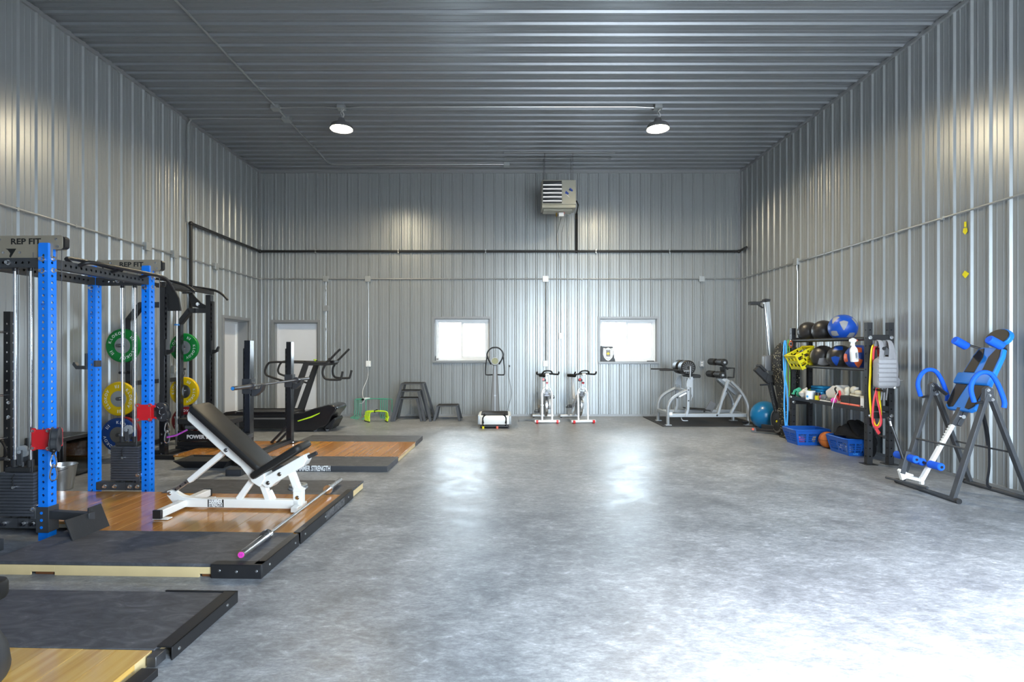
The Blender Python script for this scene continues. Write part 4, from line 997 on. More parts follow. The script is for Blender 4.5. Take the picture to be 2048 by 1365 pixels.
# adjustment arm
bb_('adjuster_arm', 'white', ((-.415, 0, .235), (-.05, 0, .53), .045, .055, (0, 1, 0)))
b = B(); b.bar((-.575, 0, .13), (-.40, 0, .25), .032, .03, (0, 1, 0)); ad_ = ob('adjuster_ladder', b, 'steel', N_, .003)
for t in (.25, .5, .75): b = B(); p = Vector((-.575, -.017, .13)).lerp(Vector((-.40, -.017, .25)), t); b.cyl(p, p + Vector((0, .001, 0)), .008); ob('slot', b, 'black', ad_)
# backrest frame and pad
b = B(); P0 = (-.365, .70); P1 = (.15, .27)
b.prism([(-.395, .80), (-.385, .84), (-.345, .845), (-.01, .55), (.08, .47), (.19, .365), (.28, .325), (.285, .275), (.24, .205), (.17, .245), (.135, .30), (.075, .375), (-.05, .465), (-.39, .765)], 'y', -.07, .07); ob('backrest_frame', b, 'white', N_, .006)
def pad(name, p0, p1, w, t, r=.05, ed=.022):
    p0 = Vector(p0); p1 = Vector(p1); L = (p1 - p0).length; d = (p1 - p0).normalized(); n = Vector((0, 1, 0)).cross(d)
    if n.z < 0: n = -n
    b = B(); b.rbox(0, L, -w / 2, w / 2, 0, t, r, 'z', 5, ed)
    b.xf(Matrix(((d.x, 0, n.x, p0.x), (d.y, 1, n.y, p0.y), (d.z, 0, n.z, p0.z), (0, 0, 0, 1)))); return ob(name, b, 'vinyl', N_)
pad('back_pad', (-.36, 0, .865), (.25, 0, .335), .29, .062)
pad('seat_pad', (.195, 0, .268), (.625, 0, .535), .27, .06)
b = B(); b.prism([(.24, .235), (.285, .20), (.33, .20), (.37, .24), (.615, .385), (.64, .435), (.615, .48), (.25, .275)], 'y', -.06, .06); ob('seat_frame', b, 'white', N_, .006)
b = B(); b.tube([(.60, -.0, .43), (.64, 0, .455), (.705, 0, .485)], .017, 12); ob('grip', b, 'black_matte', N_)
for (x, z, yy) in ((-.05, .515, -.071), (.205, .32, -.071), (.31, .24, -.061), (.41, .315, -.061), (.55, .11, -.031), (-.575, .13, -.029)):
    b = B(); bolt(b, (x, yy, z), (0, -1, 0), .012, .01, 12); ob('bolt', b, 'chrome', N_)
b = B(); b.bx(-.235, -.095, -.0315, -.0305, .018, .084); pl = ob('name_plate', b, 'letter_black', N_)
for wd, zz in (('HAMMER', .066), ('STRENGTH', .035)):
    b = B(); b.text(wd, MX((-.165, -.0322, zz), (1, 0, 0), (0, 0, 1)))
    for v in b.v: v.x = -.165 + (v.x + .165) * .12 / TXT[wd][2]
    ob('lettering', b, 'letter_white', pl)
b = B(); b.tube([(-.33, -.16, .70), (-.42, -.16, .655), (-.49, -.17, .64)], .007, 8); o = tag(ob('resistance_band', b, 'band_purple'), 'purple strap end tied from the bench to the far cable clip', 'band'); o.location = N_.location

# ------------------------------------------------------------------ fridge, bucket, wall storage post
T = thing('mini_fridge', 'black glass-door mini fridge against the left wall behind the rack', 'fridge', (-5.13, 6.22, 0))
b = B(); b.bx(-.2, .19, -.24, .235, .02, .47); ob('cabinet', b, 'black', T, .006)
b = B()
for q in ((.19, .225, -.24, .235, .43, .47), (.19, .225, -.24, .235, .02, .065), (.19, .225, -.24, -.195, .065, .43), (.19, .225, .19, .235, .065, .43)): b.bx(*q)
dr = ob('door_frame', b, 'black_gloss', T, .004)
b = B(); b.bx(.195, .199, -.2, .195, .06, .435); ob('glass_back', b, 'fabric_white', dr); b = B(); b.bx(.212, .216, -.2, .195, .06, .435); ob('door_glass', b, 'fridge_glass', dr)
b = B()
for z in (.18, .3): b.bx(.199, .203, -.19, .19, z, z + .008)
ob('shelf', b, 'steel', dr)
for x in (-.17, .17):
    for y in (-.2, .2): b = B(); b.cyl((x, y, 0), (x, y, .02), .02); ob('foot', b, 'black', T)
T = thing('steel_bucket', 'plain galvanised steel bucket on the floor beside the mini fridge', 'bucket', (-4.62, 5.60, 0))
b = B(); b.lathe([(.001, .004), (.105, .004), (.14, .25), (.146, .252), (.146, .258), (.138, .258), (.102, .01), (.001, .010)], n=32); ob('pail', b, 'steel', T)
b = B(); b.tube([(-.14, 0, .25), (-.1, -.1, .22), (0, -.142, .2), (.1, -.1, .22), (.14, 0, .25)], .003, 6, sm=4); ob('bail_handle', b, 'darksteel', T)
T = thing('storage_post', 'black perforated storage post with chrome pegs standing by the left wall', 'rack post', (-5.22, 5.68, 0))
b = B(); perf(b, (0, 0, 0), (0, 0, 1.857), .072, pitch=.1); ob('post', b, 'black', T); b = B(); b.bx(-.1, .1, -.1, .1, 0, .008); ob('base_plate', b, 'black', T)
for z in (1.64, .98, .53):
    b = B(); b.cyl((-.01, -.036, z), (-.01, -.19, z), .012); ob('peg', b, 'chrome', T)
for z in (.9, .75, .3): b = B(); bolt(b, (.02, -.037, z), (0, -1, 0), .012, .012); ob('bolt', b, 'chrome', T)
T = thing('cable_attachment', 'grey webbing strap hanging with clips from the storage post', 'strap', (-5.24, 5.53, .6))
b = B(); b.tube([(0, 0, 1.03), (-.03, .0, .9), (-.01, 0, .6), (.0, 0, .2), (-.02, 0, -.02)], .022, 8, sm=4, flat=(1, .25)); ob('webbing', b, 'fabric_dark', T)
b = B(); b.tube([(-.02, 0, -.02), (.01, 0, -.07), (-.02, 0, -.12), (-.05, 0, -.07)], .006, 8, True, 3); ob('clip', b, 'chrome', T)
b = B(); b.cyl((-.06, 0, .62), (-.06, 0, .42), .022); ob('grip', b, 'black', T)
T = thing('cable_attachment', 'black rubber handle hanging low on the storage post', 'strap', (-5.19, 5.54, .38))
b = B(); b.tube([(0, 0, .14), (-.05, 0, .02), (0, 0, -.06), (.06, 0, .02)], .012, 8, True, 4); ob('loop', b, 'black', T); b = B(); b.cyl((-.05, 0, -.05), (.06, 0, -.05), .02); ob('grip', b, 'charcoal', T)
bumper('rubber_red', 'red bumper plate leaning on the left wall behind the rack', (-5.22, 5.15, .228), 0, 'spare bumper plates by the left wall').rotation_euler = (0, 0, R(80))
T = thing('dumbbell', 'dark rubber dumbbell on the floor by the storage post', 'dumbbell', (-4.72, 5.25, .06), R(30))
b = B(); b.cyl((-.07, 0, 0), (.07, 0, 0), .016); ob('handle', b, 'chrome', T)
for s in (-1, 1): b = B(); b.cyl((s * .07, 0, 0), (s * .16, 0, 0), .06, n=6); ob('head', b, 'black_matte', T, .008)

# ------------------------------------------------------------------ bench end at the lower left edge
T = thing('flat_bench', 'black padded bench with rounded dark grey leg shroud on the nearest platform', 'bench', (-2.45, 2.15, HA - .002))
b = B(); b.rbox(-.5, .38, -.14, .14, .36, .44, .07, 'z', 6, .018); ob('pad', b, 'vinyl', T)
b = B(); b.rbox(-.46, .34, -.1, .1, .335, .36, .05, 'z'); ob('pad_board', b, 'black', T)
b = B(); b.lathe([(.001, 0), (.335, 0), (.34, .02), (.33, .10), (.30, .165), (.24, .215), (.15, .245), (.06, .335), (.001, .335)], (.02, 0, 0), n=40); ob('leg_shroud', b, 'charcoal', T)
# ================================================================== BACK WALL EQUIPMENT
# ------------------------------------------------------------------ treadmill, side on (local x = running direction, y 0 = near side)
T = thing('treadmill', 'black self-powered treadmill with lime stripe side on before the back door', 'treadmill', (-3.95, 9.5, 0), 0)
W3 = .62
sh = [(.12, .32), (.39, .345), (.60, .42), (.84, .475), (.93, .47), (.985, .44), (.99, .40), (.95, .33), (.90, .28), (.84, .16), (.78, .10), (.66, .06), (.60, .02), (.12, .02)]
b = B(); b.prism(sh, 'y', .0, W3); ob('front_shroud', b, 'black_gloss', T, .02)
b = B(); b.prism([(.76, .09), (.92, .24), (.95, .2), (.86, .03), (.74, .03)], 'y', .08, W3 - .08); ob('nose_underside', b, 'black', T, .01)
for y in (-.003, W3 - .001):
    b = B(); b.prism([(.30, .20), (.31, .185), (.55, .255), (.69, .325), (.70, .345), (.53, .275)], 'y', y, y + .004); ob('lime_stripe', b, 'lime', T)
b = B(); b.prism([(-1.05, .16), (-1.0, .10), (-.6, .06), (.16, .05), (.16, .33), (-.55, .335), (-.9, .34), (-1.05, .27)], 'y', .03, W3 - .03); ob('deck', b, 'black', T, .015)
for y in (.0, W3 - .05):
    b = B(); b.prism([(-1.0, .275), (-.9, .30), (-.4, .30), (.2, .31), (.2, .36), (-.4, .355), (-.88, .36), (-1.03, .31)], 'y', y, y + .05); ob('side_rail', b, 'black_gloss', T, .008)
    b = B(); b.bar((-.9, y + .025, .235), (.15, y + .025, .235), .045, .03); ob('side_tube', b, 'greyplastic', T, .004)
    b = B(); b.prism([(-.98, .22), (-.9, .24), (-.62, .21), (-.62, .20), (-.9, .225)], 'y', y - .002, y + .002); ob('rear_lime_stripe', b, 'lime', T)
    b = B(); b.prism([(-1.12, .28), (-1.0, .33), (-.86, .36), (-.86, .33), (-1.0, .29)], 'y', y, y + .05); ob('rear_cap', b, 'black', T, .006)
b = B()
b.bx(-.86, .18, .06, W3 - .06, .325, .34); ob('running_belt', b, 'rubber', T)
for (x, y) in ((.60, .05), (.60, W3 - .05), (.80, .1), (.80, W3 - .1)):
    b = B(); b.cyl((x, y - .02, .03), (x, y + .02, .03), .03); ob('wheel', b, 'greyplastic', T)
b = B(); b.bx(-.95, -.88, .05, W3 - .05, 0, .12); ob('rear_foot', b, 'black', T, .005)
for y in (.035, W3 - .035):
    b = B(); b.bar((.13, y, .31), (.455, y, 1.25), .035, .135, (1, 0, 0), .035, .095); ob('upright', b, 'black_matte', T, .008)
    b = B(); b.tube([(.80, y, 1.225), (.50, y, 1.225), (.1, y, 1.235), (-.16, y, 1.235), (-.24, y, 1.20), (-.285, y, 1.10), (-.28, y, 1.03), (-.22, y, .985), (.1, y, .88), (.3, y, .82)], .019, 10, sm=4); ob('hand_rail', b, 'black_matte', T)
    b = B(); b.tube([(.80, y, 1.23), (.86, y, 1.28), (1.045, y, 1.47)], .02, 10); ob('push_handle', b, 'black_matte', T)
    b = B(); b.tube([(.80, y, 1.22), (.745, y, 1.12), (.735, y, 1.03), (.77, y, .95), (.86, y, .925), (1.03, y, .925), (1.06, y, .95), (1.09, y, 1.07)], .02, 10, sm=4); ob('low_handle', b, 'black_matte', T)
b = B(); b.rbox(.44, .83, .02, W3 - .02, 1.175, 1.245, .03, 'y'); ob('console_bridge', b, 'black_matte', T, .006)
b = B(); b.rbox(.74, .90, .16, W3 - .16, 1.215, 1.26, .02, 'y'); ob('console', b, 'black_gloss', T, .004)
b = B(); b.cyl((.5, .31, 1.245), (.5, .31, 1.265), .012); b.cyl((.5, .31, 1.265), (.5, .31, 1.28), .03); ob('brake_knob', b, 'lime', T)
b = B(); b.ball((.80, .2, 1.28), .03, n=12, m=8); ob('phone_clip', b, 'black', T)

# ------------------------------------------------------------------ hurdles
def hurdle(label, g, loc, w, h, foot, m, tip, rz=0.):
    T = thing('agility_hurdle', label, 'hurdle', loc, rz, g)
    b = B(); pts = []
    for s in (-1, 1):
        pr = [(s * (w / 2 + .045 * (foot > .1)), -foot * .9, .012), (s * (w / 2 - .0), -foot * .15, .055), (s * (w / 2 + .02), 0, .11), (s * w / 2, 0, h * .45), (s * w / 2, 0, h - .06), (s * (w / 2 - .045), 0, h)]
        pts += pr if s < 0 else pr[::-1]
    b.tube(pts, .0075 if h > .3 else .012, 8, sm=3); ob('frame', b, m, T)
    for s in (-1, 1): b = B(); p = Vector((s * (w / 2 + .045 * (foot > .1)), -foot * .9, .012)); b.cyl(p + Vector((0, .025, .0)), p - Vector((0, .012, 0)), .012); ob('foot_tip', b, tip, T)
    return T
G1 = 'teal hurdles stacked against the back wall'
for i in range(5):
    hurdle(('teal tube hurdle leaning nearest the back wall in the stack', 'second teal tube hurdle out from the back wall', 'middle teal tube hurdle of the stack of five', 'fourth teal tube hurdle out from the back wall', 'teal tube hurdle set apart at the front of the stack')[i], G1, (-2.92 + i * .058 + (.06 if i == 4 else 0), 11.52 - i * .055, 0), .545, .40 + .005 * i, .14, 'teal', 'teal')
G2 = 'lime hurdles bound together in front of the teal ones'
for i in range(4):
    hurdle(('widest lime hurdle with black feet at the back of the tied bundle', 'second lime hurdle in the tied bundle, behind the two front ones', 'third lime hurdle in the tied bundle, just behind the front one', 'narrowest lime hurdle with black feet at the front of the tied bundle')[i], G2, (-2.62 + i * .034, 10.98 - i * .06, 0), .42 - .02 * i, .20 + .004 * i, .06, 'lime', 'black', R(2 * i))
b = B(); b.bx(-.012, .012, -.12, .12, -.018, .025); o = tag(ob('velcro_tie', b, 'fabric_black', None, .004), 'black strap tying the lime hurdles together', 'strap'); o.location = (-2.60, 10.90, .21)
b = B(); b.bx(-.014, .014, -.13, .13, -.018, .02); o = tag(ob('velcro_tie', b, 'fabric_black', None, .004), 'black strap tying the teal hurdles together', 'strap'); o.location = (-2.98, 11.42, .405)
T = thing('charger_cable', 'white charger cable looping from the outlet down to a white brick on the hurdles', 'cable', (-2.955, YB - .09, 1.10))
b = B(); b.tube([(0, 0, 0), (.0, -.02, -.25), (-.08, -.1, -.5), (-.03, -.28, -.66), (.02, -.32, -.68), (-.02, -.34, -.76), (-.10, -.30, -.78)], .005, 6, sm=5); ob('cord', b, 'vinyl_white', T)
b = B(); b.rbox(.01, .12, -.36, -.30, -.69, -.655, .01); ob('power_brick', b, 'vinyl_white', T)

# ------------------------------------------------------------------ plyo boxes (open steel frames)
def plyo(label, loc, wt, wb, h, dt, db, g=None, low=True):
    T = thing('plyo_box', label, 'plyo box', loc, 0, g)
    b = B(); b.bx(-wt / 2, wt / 2, -dt / 2, dt / 2, h - .028, h - .006); ob('top_frame', b, 'plyo', T, .003)
    b = B(); b.bx(-wt / 2 + .006, wt / 2 - .006, -dt / 2 + .006, dt / 2 - .006, h - .006, h); ob('top_grip', b, 'black_matte', T)
    for sx in (-1, 1):
        for sy in (-1, 1):
            b = B(); b.bar((sx * wb / 2, sy * db / 2, .0), (sx * (wt / 2 - .018), sy * (dt / 2 - .02), h - .01), .05, .022, (0, 1, 0)); ob('leg', b, 'plyo', T, .002)
        b = B(); b.bar((sx * wb / 2, -db / 2, .012), (sx * wb / 2, db / 2, .012), .022, .022); ob('floor_rail', b, 'plyo', T, .002)
    if low: b = B(); b.bar((-wb / 2, db / 2, .012), (wb / 2, db / 2, .012), .022, .022); ob('floor_rail', b, 'plyo', T, .002)
    return T
GP = 'dark grey plyo boxes nested in one stack'
plyo('tallest dark grey plyo box frame, outermost of the nested stack', (-1.885, 11.20, 0), .44, .80, .77, .42, .66, GP)
plyo('middle height plyo box frame nested under the tallest one', (-1.935, 11.17, 0), .40, .66, .62, .36, .56, GP)
plyo('shortest plyo box frame nested lowest inside the stack', (-1.955, 11.14, 0), .38, .56, .47, .30, .46, GP)
plyo('single low dark grey plyo box standing beside the nested stack', (-1.165, 11.18, 0), .42, .52, .315, .36, .46)

# ------------------------------------------------------------------ vibration plate
T = thing('vibration_plate', 'white vibration platform with grey column and black hoop handle', 'gym machine', (-.175, 10.02, 0))
b = B(); b.rbox(-.305, .305, -.12, .66, .07, .24, .1, 'z', 6, .02); ob('base_body', b, 'white', T)
for s in (-1, 1): b = B(); b.rbox(s * .29 - .022, s * .29 + .022, -.10, .5, .075, .235, .02, 'z', 4, .008); ob('side_panel', b, 'silver', T)
b = B(); b.rbox(-.25, .25, -.09, .5, .24, .258, .06); ob('standing_mat', b, 'black_matte', T)
b = B(); b.bx(-.26, .26, -.10, .6, .02, .07); ob('plinth', b, 'black', T, .01)
for x, y, m in ((-.21, -.1, 'yellow'), (.05, -.1, 'coral'), (-.22, .55, 'black'), (.22, .55, 'black')): b = B(); b.cyl((x, y, 0), (x, y, .045), .022); ob('foot', b, m, T)
b = B(); b.prism([(-.085, .24), (.085, .24), (.075, .55), (.045, 1.0), (.042, 1.16), (-.042, 1.16), (-.045, 1.0), (-.075, .55)], 'y', .48, .60); ob('column', b, 'vib_grey', T, .012)
b = B(); b.bx(-.007, .007, .472, .482, .25, 1.14); cs = ob('column_stripe', b, 'silver', T); b = B(); b.cyl((0, .482, .56), (0, .468, .56), .018); ob('stripe_knob', b, 'silver', cs)
b = B(); b.cyl((0, .52, 1.21), (0, .44, 1.235), .078, n=28); ob('display_pod', b, 'silver', T); b = B(); b.cyl((0, .44, 1.235), (0, .437, 1.236), .062, n=28); ob('display_screen', b, 'lcd', T)
b = B(); b.tube([(-.08, .5, 1.17), (-.155, .46, 1.33), (-.14, .46, 1.42), (-.075, .47, 1.485), (0, .47, 1.50), (.075, .47, 1.485), (.14, .46, 1.42), (.155, .46, 1.33), (.08, .5, 1.17)], .014, 10, sm=4)
ob('hoop_handle', b, 'black', T)
for s in (-1, 1):
    b = B(); b.tube([(s * .155, .46, 1.33), (s * .178, .45, 1.15), (s * .183, .44, .99), (s * .155, .45, .965), (s * .06, .5, .965), (s * .04, .53, .965)], .013, 10, sm=3); ob('side_handle', b, 'black', T)
for s in (-1, 1):
    b = B(); b.tube([(s * .18, .0, .255), (s * .2, -.128, .23), (s * .22, -.145, .12), (s * .2, -.13, .05)], .016, 8, sm=4, flat=(1, .35)); b.tube([(s * .16, -.1, .25), (s * .215, -.135, .2), (s * .2, -.14, .1)], .012, 8, sm=4, flat=(1, .4)); ob('strap', b, 'fabric_black', T)
T = thing('electrical_cable', 'thin black power cord hanging behind the vibration platform', 'cable', (.0, 11.70, 0))
b = B(); b.tube([(.12, .0, 1.1), (.1, -.02, .9), (.13, -.03, .75), (.16, -.03, .5), (.12, -.05, .3), (.02, -.1, .02), (-.1, -.5, .01)], .004, 6, sm=4); ob('cord', b, 'black', T); b = B(); b.bx(.105, .135, -.02, .01, 1.08, 1.12); ob('plug', b, 'black', T, .003)

# ------------------------------------------------------------------ spin bikes
def bike(loc, rz, label, crank):
    T = thing('spin_bike', label, 'exercise bike', loc, rz, 'spin bikes side by side')
    b = B(); b.bar((-.25, 0, .045), (.25, 0, .045), .07, .05); ob('front_stabiliser', b, 'bike_silver', T, .012)
    b = B(); b.bar((-.23, .92, .045), (.23, .92, .045), .07, .05); ob('rear_stabiliser', b, 'bike_silver', T, .012)
    for s in (-1, 1):
        b = B(); b.cyl((s * .20 - .02, -.04, .035), (s * .20 + .02, -.04, .035), .032); ob('transport_wheel', b, 'red', T)
        b = B(); b.cyl((s * .2, .92, 0), (s * .2, .92, .02), .02); b.cyl((s * .2, 0, 0), (s * .2, 0, .02), .02); ob('levelling_foot', b, 'black', T)
        b = B(); b.tube([(s * .098, .0, .07), (s * .098, .02, .45), (s * .098, .04, .58), (s * .075, .05, .66), (s * .035, .06, .70), (0, .07, .71)], .019, 10, sm=3, flat=(1, 1.1)); ob('fork', b, 'bike_silver', T)
        b = B(); b.bar((s * .06, .06, .62), (s * .05, .85, .08), .03, .06); ob('side_frame', b, 'bike_silver', T, .006)
    b = B(); b.bar((0, .06, .66), (0, .12, .97), .05, .06); ob('head_tube', b, 'bike_silver', T, .006)
    b = B(); b.cyl((0, .03, .80), (0, -.01, .80), .022); ob('height_knob', b, 'red', T)
    b = B(); b.cyl((0, -.02, .805), (0, -.06, .808), .008); b.cyl((-.07, .02, .865), (-.07, -.03, .865), .03); b.bx(-.09, -.02, -.01, .05, .83, .87); ob('resistance_knob', b, 'black', T)
    b = B(); b.cyl((-.08, -.03, .87), (-.08, -.045, .87), .024); ob('knob_cap', b, 'red', T)
    b = B(); b.bx(-.035, .035, -.05, .2, .955, .99); ob('bar_slider', b, 'bike_silver', T, .004)
    b = B(); b.tube([(-.21, -.16, 1.02), (-.205, -.1, .975), (-.12, -.02, .975), (0, -.0, .985), (.12, -.02, .975), (.205, -.1, .975), (.21, -.16, 1.02)], .018, 10, sm=3); b.tube([(-.1, -.03, .98), (-.07, -.1, 1.03), (0, -.13, 1.045), (.07, -.1, 1.03), (.1, -.03, .98)], .016, 10, sm=3); ob('handlebar', b, 'black_matte', T)
    b = B(); b.lathe([(.02, -.018), (.20, -.018), (.225, -.022), (.228, 0), (.225, .022), (.20, .018), (.02, .018)], (0, .30, .33), 'x', 40, True); ob('flywheel', b, 'steel', T)
    b = B(); b.cyl((-.1, .30, .33), (.1, .30, .33), .012); b.cyl((-.028, .30, .33), (.028, .30, .33), .04); ob('axle', b, 'chrome', T)
    b = B(); b.bx(-.03, .03, .1, .14, .55, .62); b.bx(-.05, .05, .06, .09, .53, .56); ob('brake_caliper', b, 'darksteel', T, .003)
    b = B(); b.rbox(.055, .10, .25, .78, .24, .44, .09, 'x', 6); ob('chain_guard', b, 'bike_silver', T, .008)
    c = Vector((0, .62, .30)); d = Vector((0, math.cos(crank), math.sin(crank)))
    for s in (-1, 1):
        p = c + Vector((s * .115, 0, 0)); q = p + d * .165 * s
        b = B(); b.bar(p, q, .022, .03, (1, 0, 0)); ob('crank_arm', b, 'darksteel', T, .003)
        b = B(); b.bx(q.x + (.0 if s > 0 else -.1), q.x + (.1 if s > 0 else 0), q.y - .045, q.y + .045, q.z - .012, q.z + .012); b.tube([(q.x + s * .01, q.y - .05, q.z), (q.x + s * .02, q.y - .09, q.z + .05), (q.x + s * .09, q.y - .09, q.z + .05), (q.x + s * .1, q.y - .05, q.z)], .006, 6, sm=3); ob('pedal', b, 'black', T)
    b = B(); b.bar((0, .66, .42), (0, .78, .88), .05, .06); ob('seat_tube', b, 'bike_silver', T, .006)
    b = B(); b.prism([(-.02, .56), (.02, .56), (.045, .72), (.10, .80), (.09, .87), (-.09, .87), (-.10, .80), (-.045, .72)], 'z', .88, .94); ob('saddle', b, 'vinyl', T, .02)
    return T
bike((.853, 10.62, 0), R(1), 'silver spin bike standing beside the vibration platform', 1.0)
bike((1.567, 10.62, 0), R(9), 'silver spin bike turned slightly, standing nearer the plaque window', .15)

# ------------------------------------------------------------------ things on the window sills
zs = WIN[1][2] + .012
T = thing('plaque', 'black plaque with a white shield emblem on the window sill', 'plaque', (2.285, YB + .05, zs))
b = B(); b.prism([(-.16, 0), (.155, 0), (.11, .33), (-.16, .34)], 'y', -.01, .02); ob('board', b, 'black', T, .004)
sh_ = lambda s, cx=.0, cz=.16: [(cx + u * s, cz + v * s) for u, v in ((-.105, .14), (-.05, .125), (0, .15), (.05, .125), (.105, .14), (.115, .0), (.09, -.075), (.045, -.125), (0, -.15), (-.045, -.125), (-.09, -.075), (-.115, .0))]
b = B(); b.prism(sh_(1.), 'y', -.018, -.01); sd = ob('shield', b, 'letter_white', T, .002)
b = B(); b.prism(sh_(.8), 'y', -.0195, -.018); ob('shield_band', b, 'galv_box', sd); b = B(); b.prism(sh_(.70), 'y', -.021, -.0195); ob('shield_field', b, 'letter_white', sd)
b = B(); b.bx(-.045, .045, -.0225, -.021, .11, .25); ob('crest', b, 'ballgrey', sd); b = B(); b.prism([(-.04, .175), (0, .21), (.04, .175), (0, .14)], 'y', -.024, -.0225); ob('crest_mark', b, 'yellow', sd)
T = thing('window_box', 'small white box standing on the sill of the other window', 'box', (-1.46, YB + .05, WIN[0][2] + .012))
b = B(); b.bx(-.03, .035, -.03, .03, 0, .085); ob('carton', b, 'vinyl_white', T, .003); b = B(); b.bx(-.02, .025, -.032, -.03, .01, .05); ob('print', b, 'ballgrey', T); b = B(); b.bx(-.045, -.035, -.02, .03, 0, .10); ob('backing', b, 'darksteel', T)
T = thing('pen_case', 'slim black case lying on the plaque window sill', 'case', (3.22, YB + .04, zs)); b = B(); b.rbox(-.075, .075, -.02, .02, 0, .018, .008); ob('lid', b, 'black', T, .003); b = B(); b.bx(-.07, .07, -.021, .021, .007, .009); ob('seam', b, 'greyplastic', T)

# ------------------------------------------------------------------ roman chair / glute ham bench on its mat
b = B(); b.rbox(0, 1.95, 0, 1.5, 0, .012, .01); o = tag(ob('floor_mat', b, 'rubber'), 'black rubber floor mat under the roman chair bench', 'mat'); o.location = (3.0, 10.12, 0)
GX, GY, GZ = 3.135, 10.28, .012
T = thing('roman_chair', 'silver roman chair bench with black roller pads by the back wall', 'gym machine', (GX, GY, GZ))
WG = .66
for y in (0, WG):
    b = B(); b.tube([(0, y, 0), (0, y, .30), (.01, y, .37), (.05, y, .46), (.13, y, .54), (.23, y, .60), (.36, y, .665)], .034, 10, sm=4, flat=(1.2, .9)); ob('front_leg', b, 'silver', T)
    b = B(); b.bx(-.05, .06, y - .05, y + .05, 0, .012); ob('foot_plate', b, 'silver', T)
    b = B(); b.bar((.335, y, .16), (.375, y, .30), .05, .075, (0, 1, 0)); b.bar((.375, y, .29), (.38, y, .74), .05, .085, (0, 1, 0)); ob('front_post', b, 'silver', T, .006)
    b = B(); b.prism([(.35, .72), (.35, .80), (.40, .90), (.455, .93), (.475, .92), (.475, .55), (.435, .46), (.43, .48), (.455, .56), (.44, .60), (.44, .72)], 'y', y - .012, y + .012); ob('slotted_bracket', b, 'silver', T, .003)
    for z in (.47, .675): b = B(); bolt(b, (.38, y - .027, z), (0, -1, 0), .014, .012, 12); ob('bolt', b, 'black', T)
    b = B(); b.bar((.02, y, .19), (1.5, y, .19), .05, .07); ob('side_beam', b, 'silver', T, .006)
    b = B(); b.tube([(1.53, y, 0), (1.53, y, .30), (1.51, y, .42), (1.45, y, .55), (1.36, y, .68), (1.20, y, .84)], .035, 10, sm=4, flat=(1.2, .9)); ob('rear_leg', b, 'silver', T)
    b = B(); b.bx(1.46, 1.60, y - .05, y + .05, 0, .012); ob('foot_plate', b, 'silver', T)
    b = B(); b.bar((1.20, y, .22), (1.39, y, .58), .04, .055, (0, 1, 0)); ob('strut', b, 'silver', T, .005)
    for x in (.88, .93, .98): b = B(); bolt(b, (x, y - .026, .19), (0, -1, 0), .012, .01, 12); ob('bolt', b, 'black' if x == .93 else 'silver', T)
b = B(); b.bar((-.0, 0, .22), (0, WG, .22), .06, .06); b.bar((.36, 0, .66), (.36, WG, .66), .05, .05); b.bar((1.5, 0, .19), (1.5, WG, .19), .05, .06); ob('cross_member', b, 'silver', T, .005)
b = B(); b.bx(-.01, .075, -.034, -.03, .19, .25); ob('rating_sticker', b, 'letter_white', T); b = B(); b.bar((.20, -.03, .555), (.34, -.03, .63), .004, .05, (0, 0, 1)); ob('warning_sticker', b, 'letter_white', T)
# thigh pads and their stem
for y0 in (.02, .36):
    b = B(); b.lathe([(.001, 0), (.12, 0), (.14, .015), (.14, .20), (.12, .22), (.001, .22)], (.40, y0, 1.10), 'y', 36); ob('thigh_pad', b, 'vinyl', T)
b = B()
for k in range(16):
    a = 2 * PI * k / 16; b.bar((.40 + .03 * math.cos(a), .018, 1.10 + .03 * math.sin(a)), (.40 + .12 * math.cos(a), .018, 1.10 + .12 * math.sin(a)), .008, .008, (0, 1, 0))
ob('pad_seam', b, 'greyplastic', T)
b = B(); b.bar((.42, -.012, .88), (.42, -.012, 1.13), .02, .05, (0, 1, 0)); b.bx(.30, .42, -.02, 0, 1.03, 1.045); ob('pad_stem', b, 'silver', T, .004)
b = B(); b.tube([(-.155, .0, 1.055), (.15, .0, 1.055), (.3, .05, 1.04)], .015, 10); ob('grip_handle', b, 'black_matte', T); b = B(); b.tube([(-.16, .6, 1.055), (.15, .6, 1.055), (.3, .55, 1.04)], .015, 10); ob('grip_handle', b, 'black_matte', T)
b = B(); b.rbox(.47, .65, .05, .6, .90, .965, .03, 'y'); ob('hip_pad', b, 'vinyl', T, .006); b = B(); b.bar((.45, .3, .86), (.60, .3, .87), .05, .04); ob('pad_arm', b, 'silver', T, .004)
# ankle rollers on the sliding carriage
for (x, z) in ((1.075, 1.20), (1.04, .957)):
    for y0 in (-.02, .40):
        b = B(); b.lathe([(.001, 0), (.058, 0), (.068, .01), (.068, .27), (.058, .28), (.001, .28)], (x, y0, z), 'y', 28); ob('ankle_roller', b, 'vinyl', T)
    b = B(); b.cyl((x, -.035, z), (x, .70, z), .022); ob('roller_axle', b, 'silver', T)
b = B(); b.bar((1.09, .33, 1.19), (1.29, .33, 1.06), .04, .04, (0, 1, 0)); b.bar((1.05, .33, .94), (1.2, .33, .90), .04, .05, (0, 1, 0)); b.bar((1.18, .33, 1.10), (1.20, .33, .88), .22, .03, (1, 0, 0)); b.tube([(1.16, .05, 1.09), (1.29, .05, 1.09), (1.28, .05, .91), (1.16, .05, .91)], .016, 8); ob('carriage', b, 'black', T, .004)
b = B(); b.bar((1.08, .33, .90), (1.45, .33, .58), .09, .09, (0, 1, 0)); ob('slide_rail', b, 'silver', T, .006)
